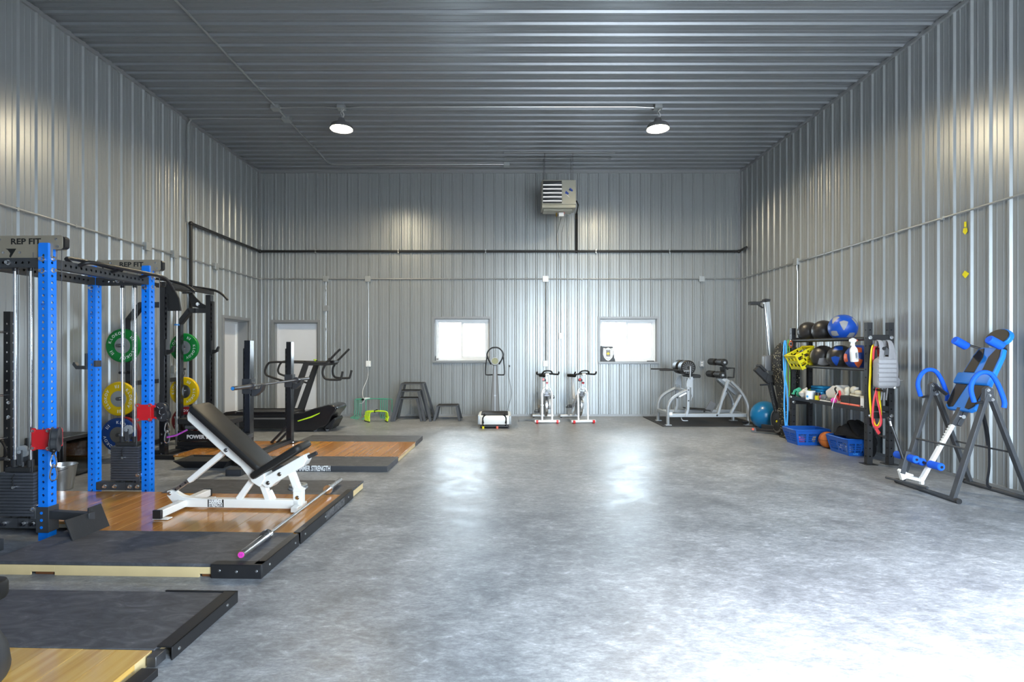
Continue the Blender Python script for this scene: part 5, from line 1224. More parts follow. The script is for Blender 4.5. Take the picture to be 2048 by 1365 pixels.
b = B(); b.bar((1.17, .28, .88), (1.46, .28, .69), .005, .07, (0, 0, 1)); ob('scale_sticker', b, 'letter_white', T); b = B(); b.bar((1.09, 0, .68), (.95, .0, .21), .045, .06, (0, 1, 0)); b.bar((1.09, 0, .66), (1.14, 0, .84), .045, .05, (0, 1, 0)); ob('front_strut', b, 'silver', T, .005)
b = B(); b.bar((.44, .3, .29), (.87, .3, .26), .34, .02); ob('step_plate', b, 'black_matte', T, .004)
b = B(); b.bar((.85, .2, .25), (.95, .2, .42), .14, .02, (0, 1, 0)); ob('toe_plate', b, 'greyplastic', T, .004)
b = B(); b.tube([(.26, .02, .155), (.26, -.02, .11), (.29, -.03, .09), (.37, -.03, .09)], .01, 8, sm=3); ob('pull_lever', b, 'silver', T)
b = B(); b.cyl((1.40, -.03, .07), (1.52, -.03, .06), .03); ob('transport_wheel', b, 'black', T)
# ================================================================== RIGHT SIDE
# ------------------------------------------------------------------ stability ball
b = B(); b.ball((0, 0, .255), .255, n=40, m=24); o = tag(ob('stability_ball', b, 'ballteal'), 'large teal stability ball on the floor by the rowing machine', 'ball'); o.location = (4.79, 9.86, 0)

# ------------------------------------------------------------------ rowing machine stored upright
T = thing('rowing_machine', 'black rowing machine stood on end with silver rail upright by the right wall', 'rowing machine', (4.62, 9.2, 0))
b = B(); b.bar((-.04, 0, 1.30), (-.13, 0, 2.28), .075, .10, (0, 1, 0)); rl = ob('monorail', b, 'steel', T, .008)
b = B(); b.bar((-.095, -.02, 1.30), (-.185, -.02, 2.24), .012, .02, (0, 1, 0)); ob('rail_edge', b, 'black', rl)
b = B(); b.bar((-.135, 0, 2.28), (-.13, 0, 2.32), .085, .13, (0, 1, 0)); b.bar((-.12, 0, 2.31), (-.28, 0, 2.255), .06, .025); b.bar((-.25, 0, 2.25), (-.42, 0, 2.25), .10, .055); b.bar((-.28, 0, 2.235), (-.19, 0, 2.17), .04, .02); ob('rail_foot', b, 'black', T, .005)
b = B(); b.rbox(-.21, .12, -.12, .0, 1.10, 1.36, .03, 'y', 4, .01); ob('monitor_housing', b, 'greyplastic', T)
b = B(); b.bar((-.33, -.06, 1.15), (-.1, -.06, .92), .12, .09, (0, 1, 0)); b.bar((-.27, -.08, 1.13), (-.24, -.08, 1.16), .15, .15, (0, 1, 0)); b.bar((-.18, -.06, .98), (-.03, -.06, .95), .12, .12); ob('footrest', b, 'black_matte', T, .008)
b = B(); b.bar((-.02, -.02, 1.2), (.0, -.02, .85), .1, .2, (0, 1, 0)); ob('frame_box', b, 'black', T, .01)
lg = B(); lg.bar((-.10, -.03, .95), (.10, -.03, .12), .05, .11, (0, 1, 0)); leg = ob('main_leg', lg, 'black', T, .006)
b = B(); dv = Vector((.20, 0, -.83)).normalized(); b.text('CONCEPT2', MX((-.018, -.0565, .60), dv, (.83, 0, .20))); ob('lettering', b, 'letter_white', leg)
b = B(); b.cyl((-.26, -.05, .855), (-.08, -.05, .865), .015); ob('handle_grip', b, 'black_matte', T)
b = B(); b.lathe([(.03, -.09), (.20, -.085), (.235, -.05), (.235, .05), (.20, .085), (.03, .09)], (.10, -.06, .245), 'x', 36, True); ob('flywheel_cage', b, 'black', T)
b = B(); b.lathe([(.17, -.094), (.20, -.090), (.20, -.086), (.17, -.09)], (.10, -.06, .245), 'x', 36, True); ob('cage_ring', b, 'greyplastic', T); b = B(); b.cyl((.0, -.08, .24), (.012, -.08, .24), .018); ob('damper_mark', b, 'yellow', T)
b = B(); b.bar((.05, .0, .06), (-.22, .28, .05), .06, .05); b.bar((.05, .02, .10), (-.1, .22, .10), .05, .1); ob('front_leg', b, 'black', T, .006)
b = B(); b.cyl((-.24, .24, .045), (-.20, .30, .045), .045); ob('caster', b, 'greyplastic', T); b = B(); b.cyl((-.252, .232, .06), (-.24, .246, .06), .02); ob('caster_cap', b, 'coral', T)

# ------------------------------------------------------------------ steel storage rack for balls
SX0, SX1, SY0, SY1, SH = 4.63, 4.90, 6.83, 8.62, 1.80
T = thing('storage_rack', 'black steel three-tier ball rack along the right wall', 'rack', (SX0, SY0, 0))
o_ = (SX0, SY0, 0)
for x in (SX0, SX1):
    for y in (SY0, SY1):
        b = B(o_); perf(b, (x, y, .008), (x, y, SH), .065, pitch=.1, r=.009); u = ob('upright', b, 'black', T, ang=.4)
        b = B(o_); b.bx(x - .075, x + .075, y - .075, y + .075, 0, .008); ob('foot_plate', b, 'black', u, .002)
for y in (SY0, SY1):
    for z in (1.61, .62):
        b = B(o_); b.bx(SX0 + .033, SX1 - .033, y - .03, y + .03, z - .035, z + .035); ob('end_beam', b, 'black', T, .003)
        for x in (SX0, SX1): b = B(o_); bolt(b, (x, y - .033, z), (0, -1, 0), .016, .014); ob('bolt', b, 'chrome', T)
b = B(o_); b.bx(SX0 + .033, SX1 - .033, SY0 - .03, SY0 + .03, .68, .74); ob('end_beam', b, 'black', T, .003)
for z in (1.60, 1.20):
    for x in (SX0 - .01, SX1 + .01):
        b = B(o_); b.cyl((x, SY0 + .03, z), (x, SY1 - .03, z), .022); ob('shelf_rail', b, 'black', T)
        for y, s in ((SY0 + .05, -1), (SY1 - .0, -1)):
            b = B(o_); b.ball((SX0 - .035, y, z), .022, n=12, m=8); 
        ob('rail_cap', b, 'chrome', T)
zt = .70
b = B(o_); b.bx(SX0 - .02, SX1 + .02, SY0 + .035, SY1 - .035, zt - .012, zt); b.bx(SX0 - .03, SX0 - .005, SY0 + .035, SY1 - .035, zt - .04, zt + .012); b.bx(SX1 + .005, SX1 + .03, SY0 + .035, SY1 - .035, zt - .04, zt + .012); ob('shelf_tray', b, 'black', T, .003)
b = B(o_); b.ball((SX0 - .035, SY1 - .02, zt), .022, n=12, m=8); ob('rail_cap', b, 'chrome', T)
for z in (1.47, .95, .38):
    b = B(o_); b.cyl((SX0 + .05, SY0 - .033, z), (SX0 + .05, SY0 - .215, z), .013); b.cyl((SX0 + .05, SY0 - .21, z), (SX0 + .05, SY0 - .218, z), .022); ob('end_peg', b, 'black', T)
b = B(o_); b.cyl((SX0 - .03, SY1 + .01, 1.55), (SX0 - .17, SY1 + .01, 1.56), .012); ob('end_peg', b, 'black', T)

# ------------------------------------------------------------------ balls on the rack
def patched(label, loc, r, m, patches, g, rz=0, flat=1., seam=None):
    T = thing('medicine_ball', label, 'medicine ball', loc, rz, g)
    b = B(); b.ball((0, 0, 0), r, (1, 1, flat), 36, 20); ob('ball', b, m, T)
    for (az, el, pts, pm) in patches:
        # panel lying on the sphere: fan of small grid
        b = B(); c = Vector((math.cos(R(el)) * math.cos(R(az)), math.cos(R(el)) * math.sin(R(az)), math.sin(R(el)))); e1 = Vector((0, 0, 1)).cross(c).normalized(); e2 = c.cross(e1)
        pts = [((1 - f) * pts[i][0] + f * pts[(i + 1) % len(pts)][0], (1 - f) * pts[i][1] + f * pts[(i + 1) % len(pts)][1]) for i in range(len(pts)) for f in (0, .34, .67)]; N = len(pts); K_ = 7; vs_ = [c * r * 1.006]; fs = []
        for k in range(1, K_ + 1):
            for u, v in pts:
                q = (c + e1 * (u * k / K_) + e2 * (v * k / K_)).normalized() * r * 1.008; vs_.append(q)
        vs_ = [(p[0], p[1], p[2] * flat) for p in vs_]
        for i in range(N): fs.append((0, 1 + i, 1 + (i + 1) % N))
        for k in range(K_ - 1):
            for i in range(N): a = 1 + k * N + i; d_ = 1 + k * N + (i + 1) % N; fs.append((a, a + N, d_ + N, d_))
        b.add(vs_, fs); ob('ball_panel', b, pm, T)
    return T
tri = [(-.42, .38), (0, .52), (.42, .38), (.30, 0), (.05, -.55), (-.05, -.55), (-.30, 0)]
quad = [(-.45, .35), (.0, .42), (.5, .35), (.62, -.42), (0, -.5), (-.62, -.42)]
sc_ = lambda q, k: [(u * k, v * k) for u, v in q]
GB = 'balls on the upper rack shelf'; GM = 'balls on the middle rack shelf'
xb = 4.765
FACE = 236   # direction of the room centre seen from the rack
patched('plain black ball at the far end of the upper rack shelf', (xb, 8.42, 1.735), .155, 'ballblack', [], GB)
patched('plain black ball next to the blue one on the upper rack shelf', (xb, 8.02, 1.735), .16, 'ballblack', [(FACE, -30, [(.3 * math.cos(a * .7854), .2 * math.sin(a * .7854)) for a in range(8)], 'black')], GB)
patched('blue ball with grey panels on the upper rack shelf', (xb, 7.56, 1.765), .185, 'ballblue', [(FACE + 6, 10, sc_(tri, .72), 'ballgrey'), (FACE - 40, 38, sc_(tri, .7), 'ballgrey'), (FACE - 36, -26, sc_(quad, .5), 'ballgrey'), (FACE + 44, -35, sc_(quad, .5), 'ballgrey'), (FACE + 66, 25, sc_(tri, .7), 'ballgrey')], GB)
patched('dark ball with grey lower panel on the middle rack shelf', (xb, 8.03, 1.35), .17, 'ballblack', [(FACE + 8, -24, sc_(quad, .85), 'ballgrey'), (FACE - 90, 20, quad, 'ballgrey')], GM)
patched('black ball with blue panels on the middle rack shelf', (xb, 7.62, 1.35), .17, 'ballblack', [(FACE - 18, -18, sc_(tri, .85), 'ballblue'), (FACE - 10, 52, sc_(quad, .6), 'ballblue'), (FACE + 52, 0, sc_(quad, .7), 'ballblue')], GM)
patched('blue and orange ball behind the spray bottle on the middle rack shelf', (xb, 7.22, 1.35), .17, 'letter_blue', [(FACE - 2, -26, sc_(tri, .8), 'ballorange'), (FACE - 8, 40, sc_(quad, .6), 'ballorange'), (FACE - 72, 0, sc_(quad, .8), 'ballorange'), (FACE + 60, 0, sc_(quad, .7), 'ballorange')], GM)

# ------------------------------------------------------------------ yellow crate tipped on the middle rails
T = thing('milk_crate', 'yellow plastic crate tipped between the rails of the middle rack shelf', 'crate', (4.70, 8.36, 1.22)); T.rotation_euler = (R(0), R(-28), R(0))
b = B(); h, w, d = .25, .15, .15; t = .012
for s in (-1, 1):
    for (z0, z1) in ((0, .05), (.10, .15), (.20, h)):
        b.bx(s * d - t / 2, s * d + t / 2, -w, w, z0, z1); b.bx(-d, d, s * w - t / 2, s * w + t / 2, z0, z1)
    for k in (-1, -.33, .33, 1):
        b.bx(s * d - t / 2, s * d + t / 2, k * w - .012, k * w + .012, 0, h); b.bx(k * d - .012, k * d + .012, s * w - t / 2, s * w + t / 2, 0, h)
b.bx(-d, d, -w, w, 0, t); ob('crate_shell', b, 'yellow', T, .002)
b = B(); b.bx(-d - .016, d + .016, -w - .016, -w + .008, h - .02, h); b.bx(-d - .016, d + .016, w - .008, w + .016, h - .02, h); b.bx(-d - .016, -d + .008, -w, w, h - .02, h); b.bx(d - .008, d + .016, -w, w, h - .02, h); ob('crate_rim', b, 'yellow', T, .003)
b = B(); b.tube([(-.08, -.05, .1), (-.02, .02, .17), (.06, .05, .16), (.1, -.02, .1)], .02, 8, sm=4); o = ob('contents_strap', b, 'black_matte', T); b = B(); b.tube([(-.1, .05, .12), (0, .08, .2), (.1, .06, .14), (.02, .02, .12)], .012, 8, True, 4); ob('contents_band', b, 'band_yellow', T); b = B(); b.tube([(-.08, 0, .06), (0, -.06, .10), (.08, -.02, .07), (.0, .06, .08)], .016, 8, True, 4); ob('contents_band', b, 'teal', T)

# ------------------------------------------------------------------ spray bottle hooked on the front rail
T = thing('spray_bottle', 'white trigger spray bottle hooked on the upper rail of the ball rack', 'spray bottle', (4.565, 7.0, 1.30)); T.rotation_euler = (R(0), R(-6), R(20))
b = B(); b.lathe([(.001, 0), (.042, 0), (.046, .01), (.046, .14), (.043, .165), (.02, .205), (.016, .225), (.001, .225)], n=24); ob('bottle', b, 'vinyl_white', T)
b = B(); b.lathe([(.0468, .03), (.0468, .13)], n=24); ob('wrap_label', b, 'fabric_white', T)
b = B(); b.bx(-.032, .0, -.0475, -.0465, .05, .12); b.bx(-.03, .03, -.0475, -.0465, .036, .042); ob('label_print', b, 'ballgrey', T)
b = B(); b.cyl((0, 0, .22), (0, 0, .245), .02); b.prism([(-.06, .27), (-.055, .295), (.0, .31), (.05, .285), (.05, .262), (.015, .245), (-.015, .245)], 'y', -.014, .014); ob('spray_head', b, 'vinyl_white', T, .003)
b = B(); b.bar((-.02, 0, .265), (-.045, 0, .215), .014, .008, (0, 1, 0)); ob('trigger', b, 'vinyl_white', T); b = B(); b.cyl((.05, 0, .275), (.075, 0, .27), .012); ob('nozzle', b, 'coral', T)

# ------------------------------------------------------------------ lower shelf items
zl = zt
def item(name, label, cat, loc, rz=0, g='small things on the lower rack shelf'): return thing(name, label, cat, loc, rz, g)
T = item('glove', 'teal mesh glove draped over the far end of the lower shelf', 'glove', (4.66, 8.50, zl))
for k in range(4):
    b = B(); b.tube([(-.02 + .02 * k, -.03, .09), (-.04 + .015 * k, .0, .12 + .01 * k), (-.06 + .01 * k, .03, .10), (-.075, .02 * k, .05)], .012, 8, sm=3); ob('finger', b, 'teal', T)
b = B(); b.ball((.02, .0, .06), .06, (1, .9, .9), 14, 8); ob('palm', b, 'teal', T)
T = item('folded_cloth', 'folded yellow green cloth beside the teal glove', 'cloth', (4.82, 8.41, zl)); b = B(); b.ball((0, 0, .08), .075, (1, .9, .95), 14, 8); ob('cloth', b, 'lime', T); b = B(); b.ball((.02, .03, .06), .08, (1, .8, .7), 12, 8); ob('fold', b, 'fabric_dark', T)
T = item('towel_pile', 'pile of folded blue towels on the lower rack shelf', 'towel', (4.835, 8.16, zl + .01))
for k in range(4): b = B(); b.rbox(-.11 + .006 * k, .11 - .004 * k, -.15, .15, .03 + .042 * k, .068 + .042 * k, .02, 'y', 4, .006); ob('towel', b, 'fabric_blue' if k != 1 else 'band_sky', T)
b = B(); b.bx(-.11, .11, -.15, .15, 0, .03); ob('tray', b, 'black', T)
T = item('plastic_bag', 'crumpled clear white bag on the lower rack shelf', 'bag', (4.66, 8.33, zl)); b = B(); b.ball((0, 0, .07), .075, (.9, 1.1, .95), 10, 7); b2 = b
for v in b.v: v += Vector((random.uniform(-.01, .01), random.uniform(-.01, .01), random.uniform(-.01, .01)))
ob('bag', b, 'fabric_white', T); b = B(); b.tube([(0, .02, .13), (.03, .0, .16), (.0, -.04, .14)], .012, 6, sm=3); ob('knot', b, 'fabric_white', T)
T = item('plastic_tub', 'white round tub with a blue spot on the lower rack shelf', 'tub', (4.645, 8.15, zl)); b = B(); b.lathe([(.001, 0), (.062, 0), (.068, .10), (.066, .12), (.001, .12)], n=24); ob('tub', b, 'vinyl_white', T); b = B(); b.lathe([(.001, .12), (.07, .12), (.07, .132), (.001, .132)], n=24); ob('lid', b, 'vinyl_white', T); b = B(); b.cyl((-.062, -.03, .05), (-.066, -.032, .05), .016); ob('label_spot', b, 'band_sky', T)
T = item('chalk_jar', 'small yellow jar with dark lid on the lower rack shelf', 'jar', (4.66, 7.98, zl)); b = B(); b.cyl((0, 0, 0), (0, 0, .075), .042); ob('jar', b, 'yellow', T); b = B(); b.cyl((0, 0, .075), (0, 0, .12), .036); ob('lid', b, 'black', T)
T = item('shoe_box', 'white slanted cardboard box on the lower rack shelf', 'box', (4.80, 7.66, zl)); b = B(); b.prism([(-.22, 0), (.20, 0), (.22, .15), (.05, .24), (-.02, .24), (-.22, .13)], 'x', -.085, .085); ob('carton', b, 'fabric_white', T, .003); b = B(); b.prism([(-.23, .13), (-.02, .245), (-.02, .25), (-.23, .14)], 'x', -.088, .088); ob('lid_flap', b, 'vinyl_white', T)
T = item('sneaker', 'grey and pink running shoe lying in front of the white box', 'shoe', (4.655, 7.74, zl), R(95)); b = B(); b.rbox(-.14, .13, -.04, .04, 0, .025, .035, 'z', 5); ob('sole', b, 'fabric_white', T, .004); b = B(); b.ball((-.06, 0, .04), .05, (1.6, .8, .6), 16, 10); b.ball((.07, 0, .06), .05, (1.1, .85, 1.0), 16, 10); ob('upper', b, 'greyplastic', T); b = B(); b.ball((.12, 0, .06), .03, (.8, 1, 1.2), 12, 8); ob('heel_tab', b, 'pink', T)
T = item('pink_ball', 'small pink massage ball on the lower rack shelf', 'ball', (4.64, 7.56, zl)); b = B(); b.ball((0, 0, .04), .04, n=18, m=12); ob('core', b, 'pink', T); b = B(); b.lathe([(.0405, -.004), (.0405, .004)], (0, 0, .04), 'x', 20); ob('seam', b, 'coral', T)
T = item('jump_rope', 'red jump rope bundled with its white cord hanging over the shelf', 'jump rope', (4.65, 7.45, zl))
b = B(); b.tube([(0, -.04, .05), (.02, .05, .12), (.0, .0, .18), (-.02, -.05, .12), (.02, .04, .05), (-.01, .06, .15)], .013, 8, sm=4); ob('coil', b, 'band_red', T); b = B(); b.tube([(-.02, .0, .17), (-.055, .02, .08), (-.075, .03, -.01), (-.075, .05, -.07)], .005, 8, sm=3); ob('cord_tail', b, 'fabric_white', T); b = B(); b.tube([(.0, .03, .12), (-.02, .07, .2), (.01, .1, .22)], .012, 8, sm=3); ob('grip', b, 'black', T)
for k, (y, lab) in enumerate(((7.29, 'black bin organiser with coral rim beside the jump rope'), (7.09, 'black bin organiser with coral rim under the cream shoe'))):
    T = item('storage_bin', lab, 'bin', (4.70, y, zl)); b = B(); b.bx(-.08, .08, -.095, .095, .035, .13); ob('bin', b, 'black_matte', T, .008); b = B(); b.cyl((-.065, -.095, .02), (-.065, .095, .02), .02); ob('front_roll', b, 'coral', T); b = B(); b.bx(-.05, .08, -.09, .09, 0, .035); ob('bin_base', b, 'black', T)
T = item('sneaker', 'cream shoe resting on the black bins', 'shoe', (4.70, 7.17, zl + .134), R(80)); b = B(); b.rbox(-.14, .13, -.04, .04, 0, .025, .035, 'z', 5); ob('sole', b, 'cream', T, .004); b = B(); b.ball((-.06, 0, .05), .05, (1.6, .8, .7), 16, 10); b.ball((.07, 0, .075), .05, (1.1, .85, 1.1), 16, 10); ob('upper', b, 'cream', T); b = B(); b.rbox(-.03, .05, -.025, .025, .09, .12, .02, 'z', 4); ob('tongue', b, 'fabric_white', T)
T = item('sneaker', 'second cream shoe stood behind the first on the black bins', 'shoe', (4.71, 7.36, zl + .134), R(20)); b = B(); b.rbox(-.06, .06, -.03, .03, 0, .02, .03, 'z', 5); ob('sole', b, 'cream', T, .004); b = B(); b.ball((0, 0, .06), .05, (1.0, .75, 1.1), 16, 10); ob('upper', b, 'cream', T)
T = item('supplement_tub', 'white square container at the near end of the lower rack shelf', 'container', (4.66, 6.93, zl)); b = B(); b.rbox(-.045, .045, -.04, .04, 0, .13, .012); ob('tub', b, 'vinyl_white', T); b = B(); b.rbox(-.046, .046, -.041, .041, .13, .155, .012); ob('lid', b, 'cream', T); b = B(); b.bx(-.046, -.0452, -.02, .025, .015, .03); ob('label_print', b, 'black', T)

# ------------------------------------------------------------------ bands, vest on the near rack end
def band(name, label, loc, pts, w, m, g='exercise bands hanging from the ball rack', closed=True, t=.25):
    T = thing('resistance_band', label, 'band', loc, 0, g); b = B(); b.tube(pts, w, 8, closed, 5, (t, 1)); ob('loop', b, m, T); return T
xp = SX0 + .03; yp = SY0 - .06
band('b', 'long yellow resistance band looped over the near rack peg', (xp, yp, 1.47), [(-.02, 0, .02), (.03, 0, .025), (.05, -.01, -.1), (.06, .0, -.5), (.085, 0, -.83), (.065, 0, -.95), (.02, 0, -.97), (-.03, 0, -.85), (-.055, 0, -.55), (-.045, 0, -.3), (-.04, 0, -.15)], .014, 'band_yellow')
T_r = band('b', 'red resistance band twisted beside the yellow one on the near rack peg', (xp, yp - .022, 1.40), [(-.01, 0, .08), (.03, 0, .08), (.05, 0, -.2), (.02, 0, -.5), (.06, 0, -.72), (.075, 0, -.86), (.03, 0, -.92), (-.03, 0, -.86), (-.02, 0, -.6), (.02, 0, -.4), (-.02, 0, -.1)], .013, 'band_red')
T = thing('resistance_band', 'loose red band end hanging over the lowest rack peg', 'band', (xp + .02, yp + .03, .56), 0, 'exercise bands hanging from the ball rack'); b = B(); b.tube([(-.01, 0, .02), (.01, 0, -.06), (.05, 0, -.14), (.07, 0, -.165)], .02, 8, sm=4, flat=(.25, 1)); ob('band_end', b, 'band_red', T)
T = thing('weight_vest', 'grey weighted vest with shoulder straps hanging on the near rack end', 'vest', (SX0 + .10, SY0 - .14, .95))
def slabpad(b, pts, y0, y1): b.prism(pts, 'y', y0, y1)
b = B(); b.rbox(-.145, .125, -.065, .03, .03, .40, .05, 'y', 6, .02); ob('front_panel', b, 'fabric_grey', T)
for k in range(6): b = B(); b.rbox(-.138, .118, -.078, -.060, .06 + .055 * k, .104 + .055 * k, .01, 'y', 3, .005); ob('webbing_row', b, 'vest_light', T)
b = B(); b.prism([(-.12, .385), (.10, .385), (.06, .42), (-.08, .42)], 'y', -.055, .02); ob('neck_panel', b, 'fabric_grey', T, .01)
b = B(); b.prism([(-.05, .44), (.02, .44), (.03, .5), (-.01, .54), (-.05, .5)], 'y', -.06, -.05); ob('inner_lining', b, 'fabric_dark', T, .004)
for x in (-.085, .05):
    b = B(); b.tube([(x - .0, -.05, .38), (x + .005, -.06, .50), (x + .01, -.03, .60), (x + .015, .02, .615), (x + .015, .045, .55)], .034, 10, sm=4, flat=(.25, 1)); ob('shoulder_strap', b, 'fabric_grey', T)
b = B(); b.tube([(.10, .0, .58), (.145, -.01, .42), (.16, -.02, .25), (.13, -.03, .08)], .03, 10, sm=4, flat=(.4, 1)); ob('side_flap', b, 'fabric_grey', T)
b = B(); b.rbox(.06, .19, -.055, .02, .05, .16, .03, 'y', 4, .01); ob('waist_belt', b, 'fabric_grey', T)
for x in (-.04, 0, .035): b = B(); b.bar((x, -.02, .04), (x - .02, -.02, -.12), .016, .004, (0, 1, 0)); ob('loose_strap', b, 'fabric_grey', T)
for ch in T.children: ch.scale = (.86, 1, 1)
T = thing('bar_collar', 'chrome spring collar clipped to the back post of the rack end', 'collar', (SX1 + .0, SY0 - .075, 1.05))
for z in (-.06, 0, .07): b = B(); b.cyl((-.02, -.02, z), (.04, -.02, z), .016); ob('clamp_bolt', b, 'chrome', T)
b = B(); b.lathe([(.025, -.08), (.04, -.08), (.04, .08), (.025, .08)], (0, 0, 0), 'z', 20, True); b.cyl((.03, -.02, .02), (.09, -.03, .02), .008); ob('clamp', b, 'steel', T)

# bands at the far end of the rack
xq, yq = SX0 - .10, SY1 + .0
band('b', 'sky blue resistance band hanging at the far end of the ball rack', (xq - .035, yq - .02, 1.56), [(-.01, 0, .012), (.012, 0, .012), (.02, 0, -.2), (.0, 0, -.6), (-.01, 0, -1.0), (.01, 0, -1.32), (.03, 0, -1.33), (.045, 0, -1.0), (.03, 0, -.7), (-.01, 0, -.5), (-.02, 0, -.2)], .013, 'band_sky')
band('b', 'thin green resistance band hanging beside the sky blue one', (xq + .02, yq - .02, 1.56), [(-.01, 0, .014), (.012, 0, .014), (.02, 0, -.3), (.02, 0, -.75), (.0, 0, -.85), (-.02, 0, -.75), (-.025, 0, -.3)], .010, 'band_green')
band('b', 'short orange resistance band loop at the far rack peg', (xq + .055, yq - .02, 1.56), [(-.01, 0, .03), (.012, 0, .03), (.025, 0, -.02), (.0, 0, -.07), (-.025, 0, -.02)], .02, 'ballorange')
T = thing('speckled_strip', 'speckled black rubber strip bent over at the far end of the ball rack', 'rubber strip', (4.60, 8.84, 0))
b = B(); prof = [(.03, .02), (-.03, .6), (-.10, 1.05), (-.11, 1.32), (-.07, 1.48), (.02, 1.565), (.10, 1.54), (.16, 1.40), (.19, 1.1), (.18, .75)]
p3 = spline([Vector((u, 0, v)) for u, v in prof], 5); vs_ = []; fs = []
for i, p in enumerate(p3):
    d = (p3[min(i + 1, len(p3) - 1)] - p3[max(i - 1, 0)]).normalized(); n = Vector((-d.z, 0, d.x)) * .009
    vs_ += [p - n + Vector((0, -.13, 0)), p + n + Vector((0, -.13, 0)), p + n + Vector((0, .13, 0)), p - n + Vector((0, .13, 0))]
for i in range(len(p3) - 1):
    for j in range(4): fs.append((i * 4 + j, i * 4 + (j + 1) % 4, i * 4 + 4 + (j + 1) % 4, i * 4 + 4 + j))
fs += [(0, 1, 2, 3), tuple(len(vs_) - 4 + j for j in (3, 2, 1, 0))]; b.add(vs_, fs); ob('strip', b, 'speckle', T); b = B(); b.bx(.0, .03, -.13, .13, 0, .02); ob('floor_end', b, 'speckle', T)

# ------------------------------------------------------------------ blue laundry baskets, ball, jacket
def basket(label, loc, rz, L, Wd, h, fl=.06):
    """tapered basket: base plate, solid corners, grid windows, rolled rim. origin at base centre"""
    T = thing('laundry_basket', label, 'basket', loc, rz, 'blue plastic baskets under the rack')
    b = B(); b.rbox(-L / 2, L / 2, -Wd / 2, Wd / 2, 0, .006, .04); ob('base', b, 'basket', T)
    def P(side, a, z):
        f = fl * z / h
        return {'f': (a * (L / 2 + f) , -(Wd / 2 + f), z), 'k': (a * (L / 2 + f), Wd / 2 + f, z), 'l': (-(L / 2 + f), a * (Wd / 2 + f), z), 'r': (L / 2 + f, a * (Wd / 2 + f), z)}[side]
    for side, ln, nwin in (('f', L, 3), ('k', L, 3), ('l', Wd, 2), ('r', Wd, 2)):
        b = B(); nn = {'f': (0, .005, 0), 'k': (0, -.005, 0), 'l': (.005, 0, 0), 'r': (-.005, 0, 0)}[side]
        def quad_(a0, a1, z0, z1):
            q = [Vector(P(side, a, z)) for a, z in ((a0, z0), (a1, z0), (a1, z1), (a0, z1))]; q += [v + Vector(nn) for v in q]
            b.add(q, [(0, 1, 2, 3), (7, 6, 5, 4), (0, 4, 5, 1), (1, 5, 6, 2), (2, 6, 7, 3), (3, 7, 4, 0)])
        quad_(-1, 1, 0, .045); quad_(-1, 1, h - .06, h)
        pw = .16; ww = (2 - pw * (nwin + 1)) / nwin; a = -1
        for k in range(nwin + 1):
            quad_(a, a + pw, .045, h - .06); a += pw
            if k < nwin:
                for j in range(1, 6): quad_(a + ww * j / 6 - .012, a + ww * j / 6 + .012, .045, h - .06)
                for j in range(1, 4): z = .045 + (h - .105) * j / 4; quad_(a, a + ww, z - .006, z + .006)
                a += ww
        ob('side_wall', b, 'basket', T)
    f = fl + .004; b = B(); pts = [(u, v, h) for u, v in rrect(-L / 2 - f, L / 2 + f, -Wd / 2 - f, Wd / 2 + f, .06, 4)]
    b.tube(pts, .012, 8, True); ob('rim', b, 'basket', T)
    return T
T1 = basket('blue laundry basket standing at the far end under the ball rack', (4.68, 8.335, 0), R(0), .42, .29, .235)
for (x, y, m, lab) in ((-.12, -.07, 'band_red', 'red massage ball inside the far blue basket'), (.12, -.07, 'band_yellow', 'yellow spiky ball inside the far blue basket'), (.0, .07, 'darksteel', 'dark ball inside the far blue basket')):
    T = thing('massage_ball', lab, 'ball', (4.68 + x, 8.335 + y, .008), 0, 'balls inside the far basket'); b = B(); b.ball((0, 0, .06), .06, n=18, m=12); ob('core', b, m, T); b = B(); b.lathe([(.0605, -.004), (.0605, .004)], (0, 0, .06), 'x', 20); ob('seam', b, 'greyplastic', T)
T2 = basket('blue laundry basket half covered by a black jacket under the rack', (4.84, 7.56, 0), R(0), .24, .40, .23, .05)
b = B(); b.text('LIFE', MX((-.03, -.2075, .03), (1, 0, 0), (0, 0, 1)))
for v in b.v: v.x = -.03 + (v.x + .03) * 3.2; v.z = .03 + (v.z - .03) * 3.2
ob('sticker', b, 'letter_lightblue', T2)
for k in range(3): b = B(); b.ball((-.05 + .03 * k, -.09 + .1 * k, .07), .055, (1, 1, 1), 14, 8); tag(ob('soft_ball', b, 'fabric_white', None, loc=(4.84, 7.56, 0)), ('white soft ball at the room side end of the jacket-covered basket', 'white soft ball in the middle of the jacket-covered basket', 'white soft ball deepest under the jacket in the basket')[k], 'ball', 'white balls in the basket')
T = thing('basketball', 'orange basketball on the floor between the two blue baskets', 'ball', (4.80, 7.97, 0)); b = B(); b.ball((0, 0, .12), .12, n=32, m=18); ob('core', b, 'basketball', T)
for ax in ('x', 'y', 'z'): b = B(); b.lathe([(.1205, -.0025), (.1205, .0025)], (0, 0, .12), ax, 40); ob('seam', b, 'black', T)
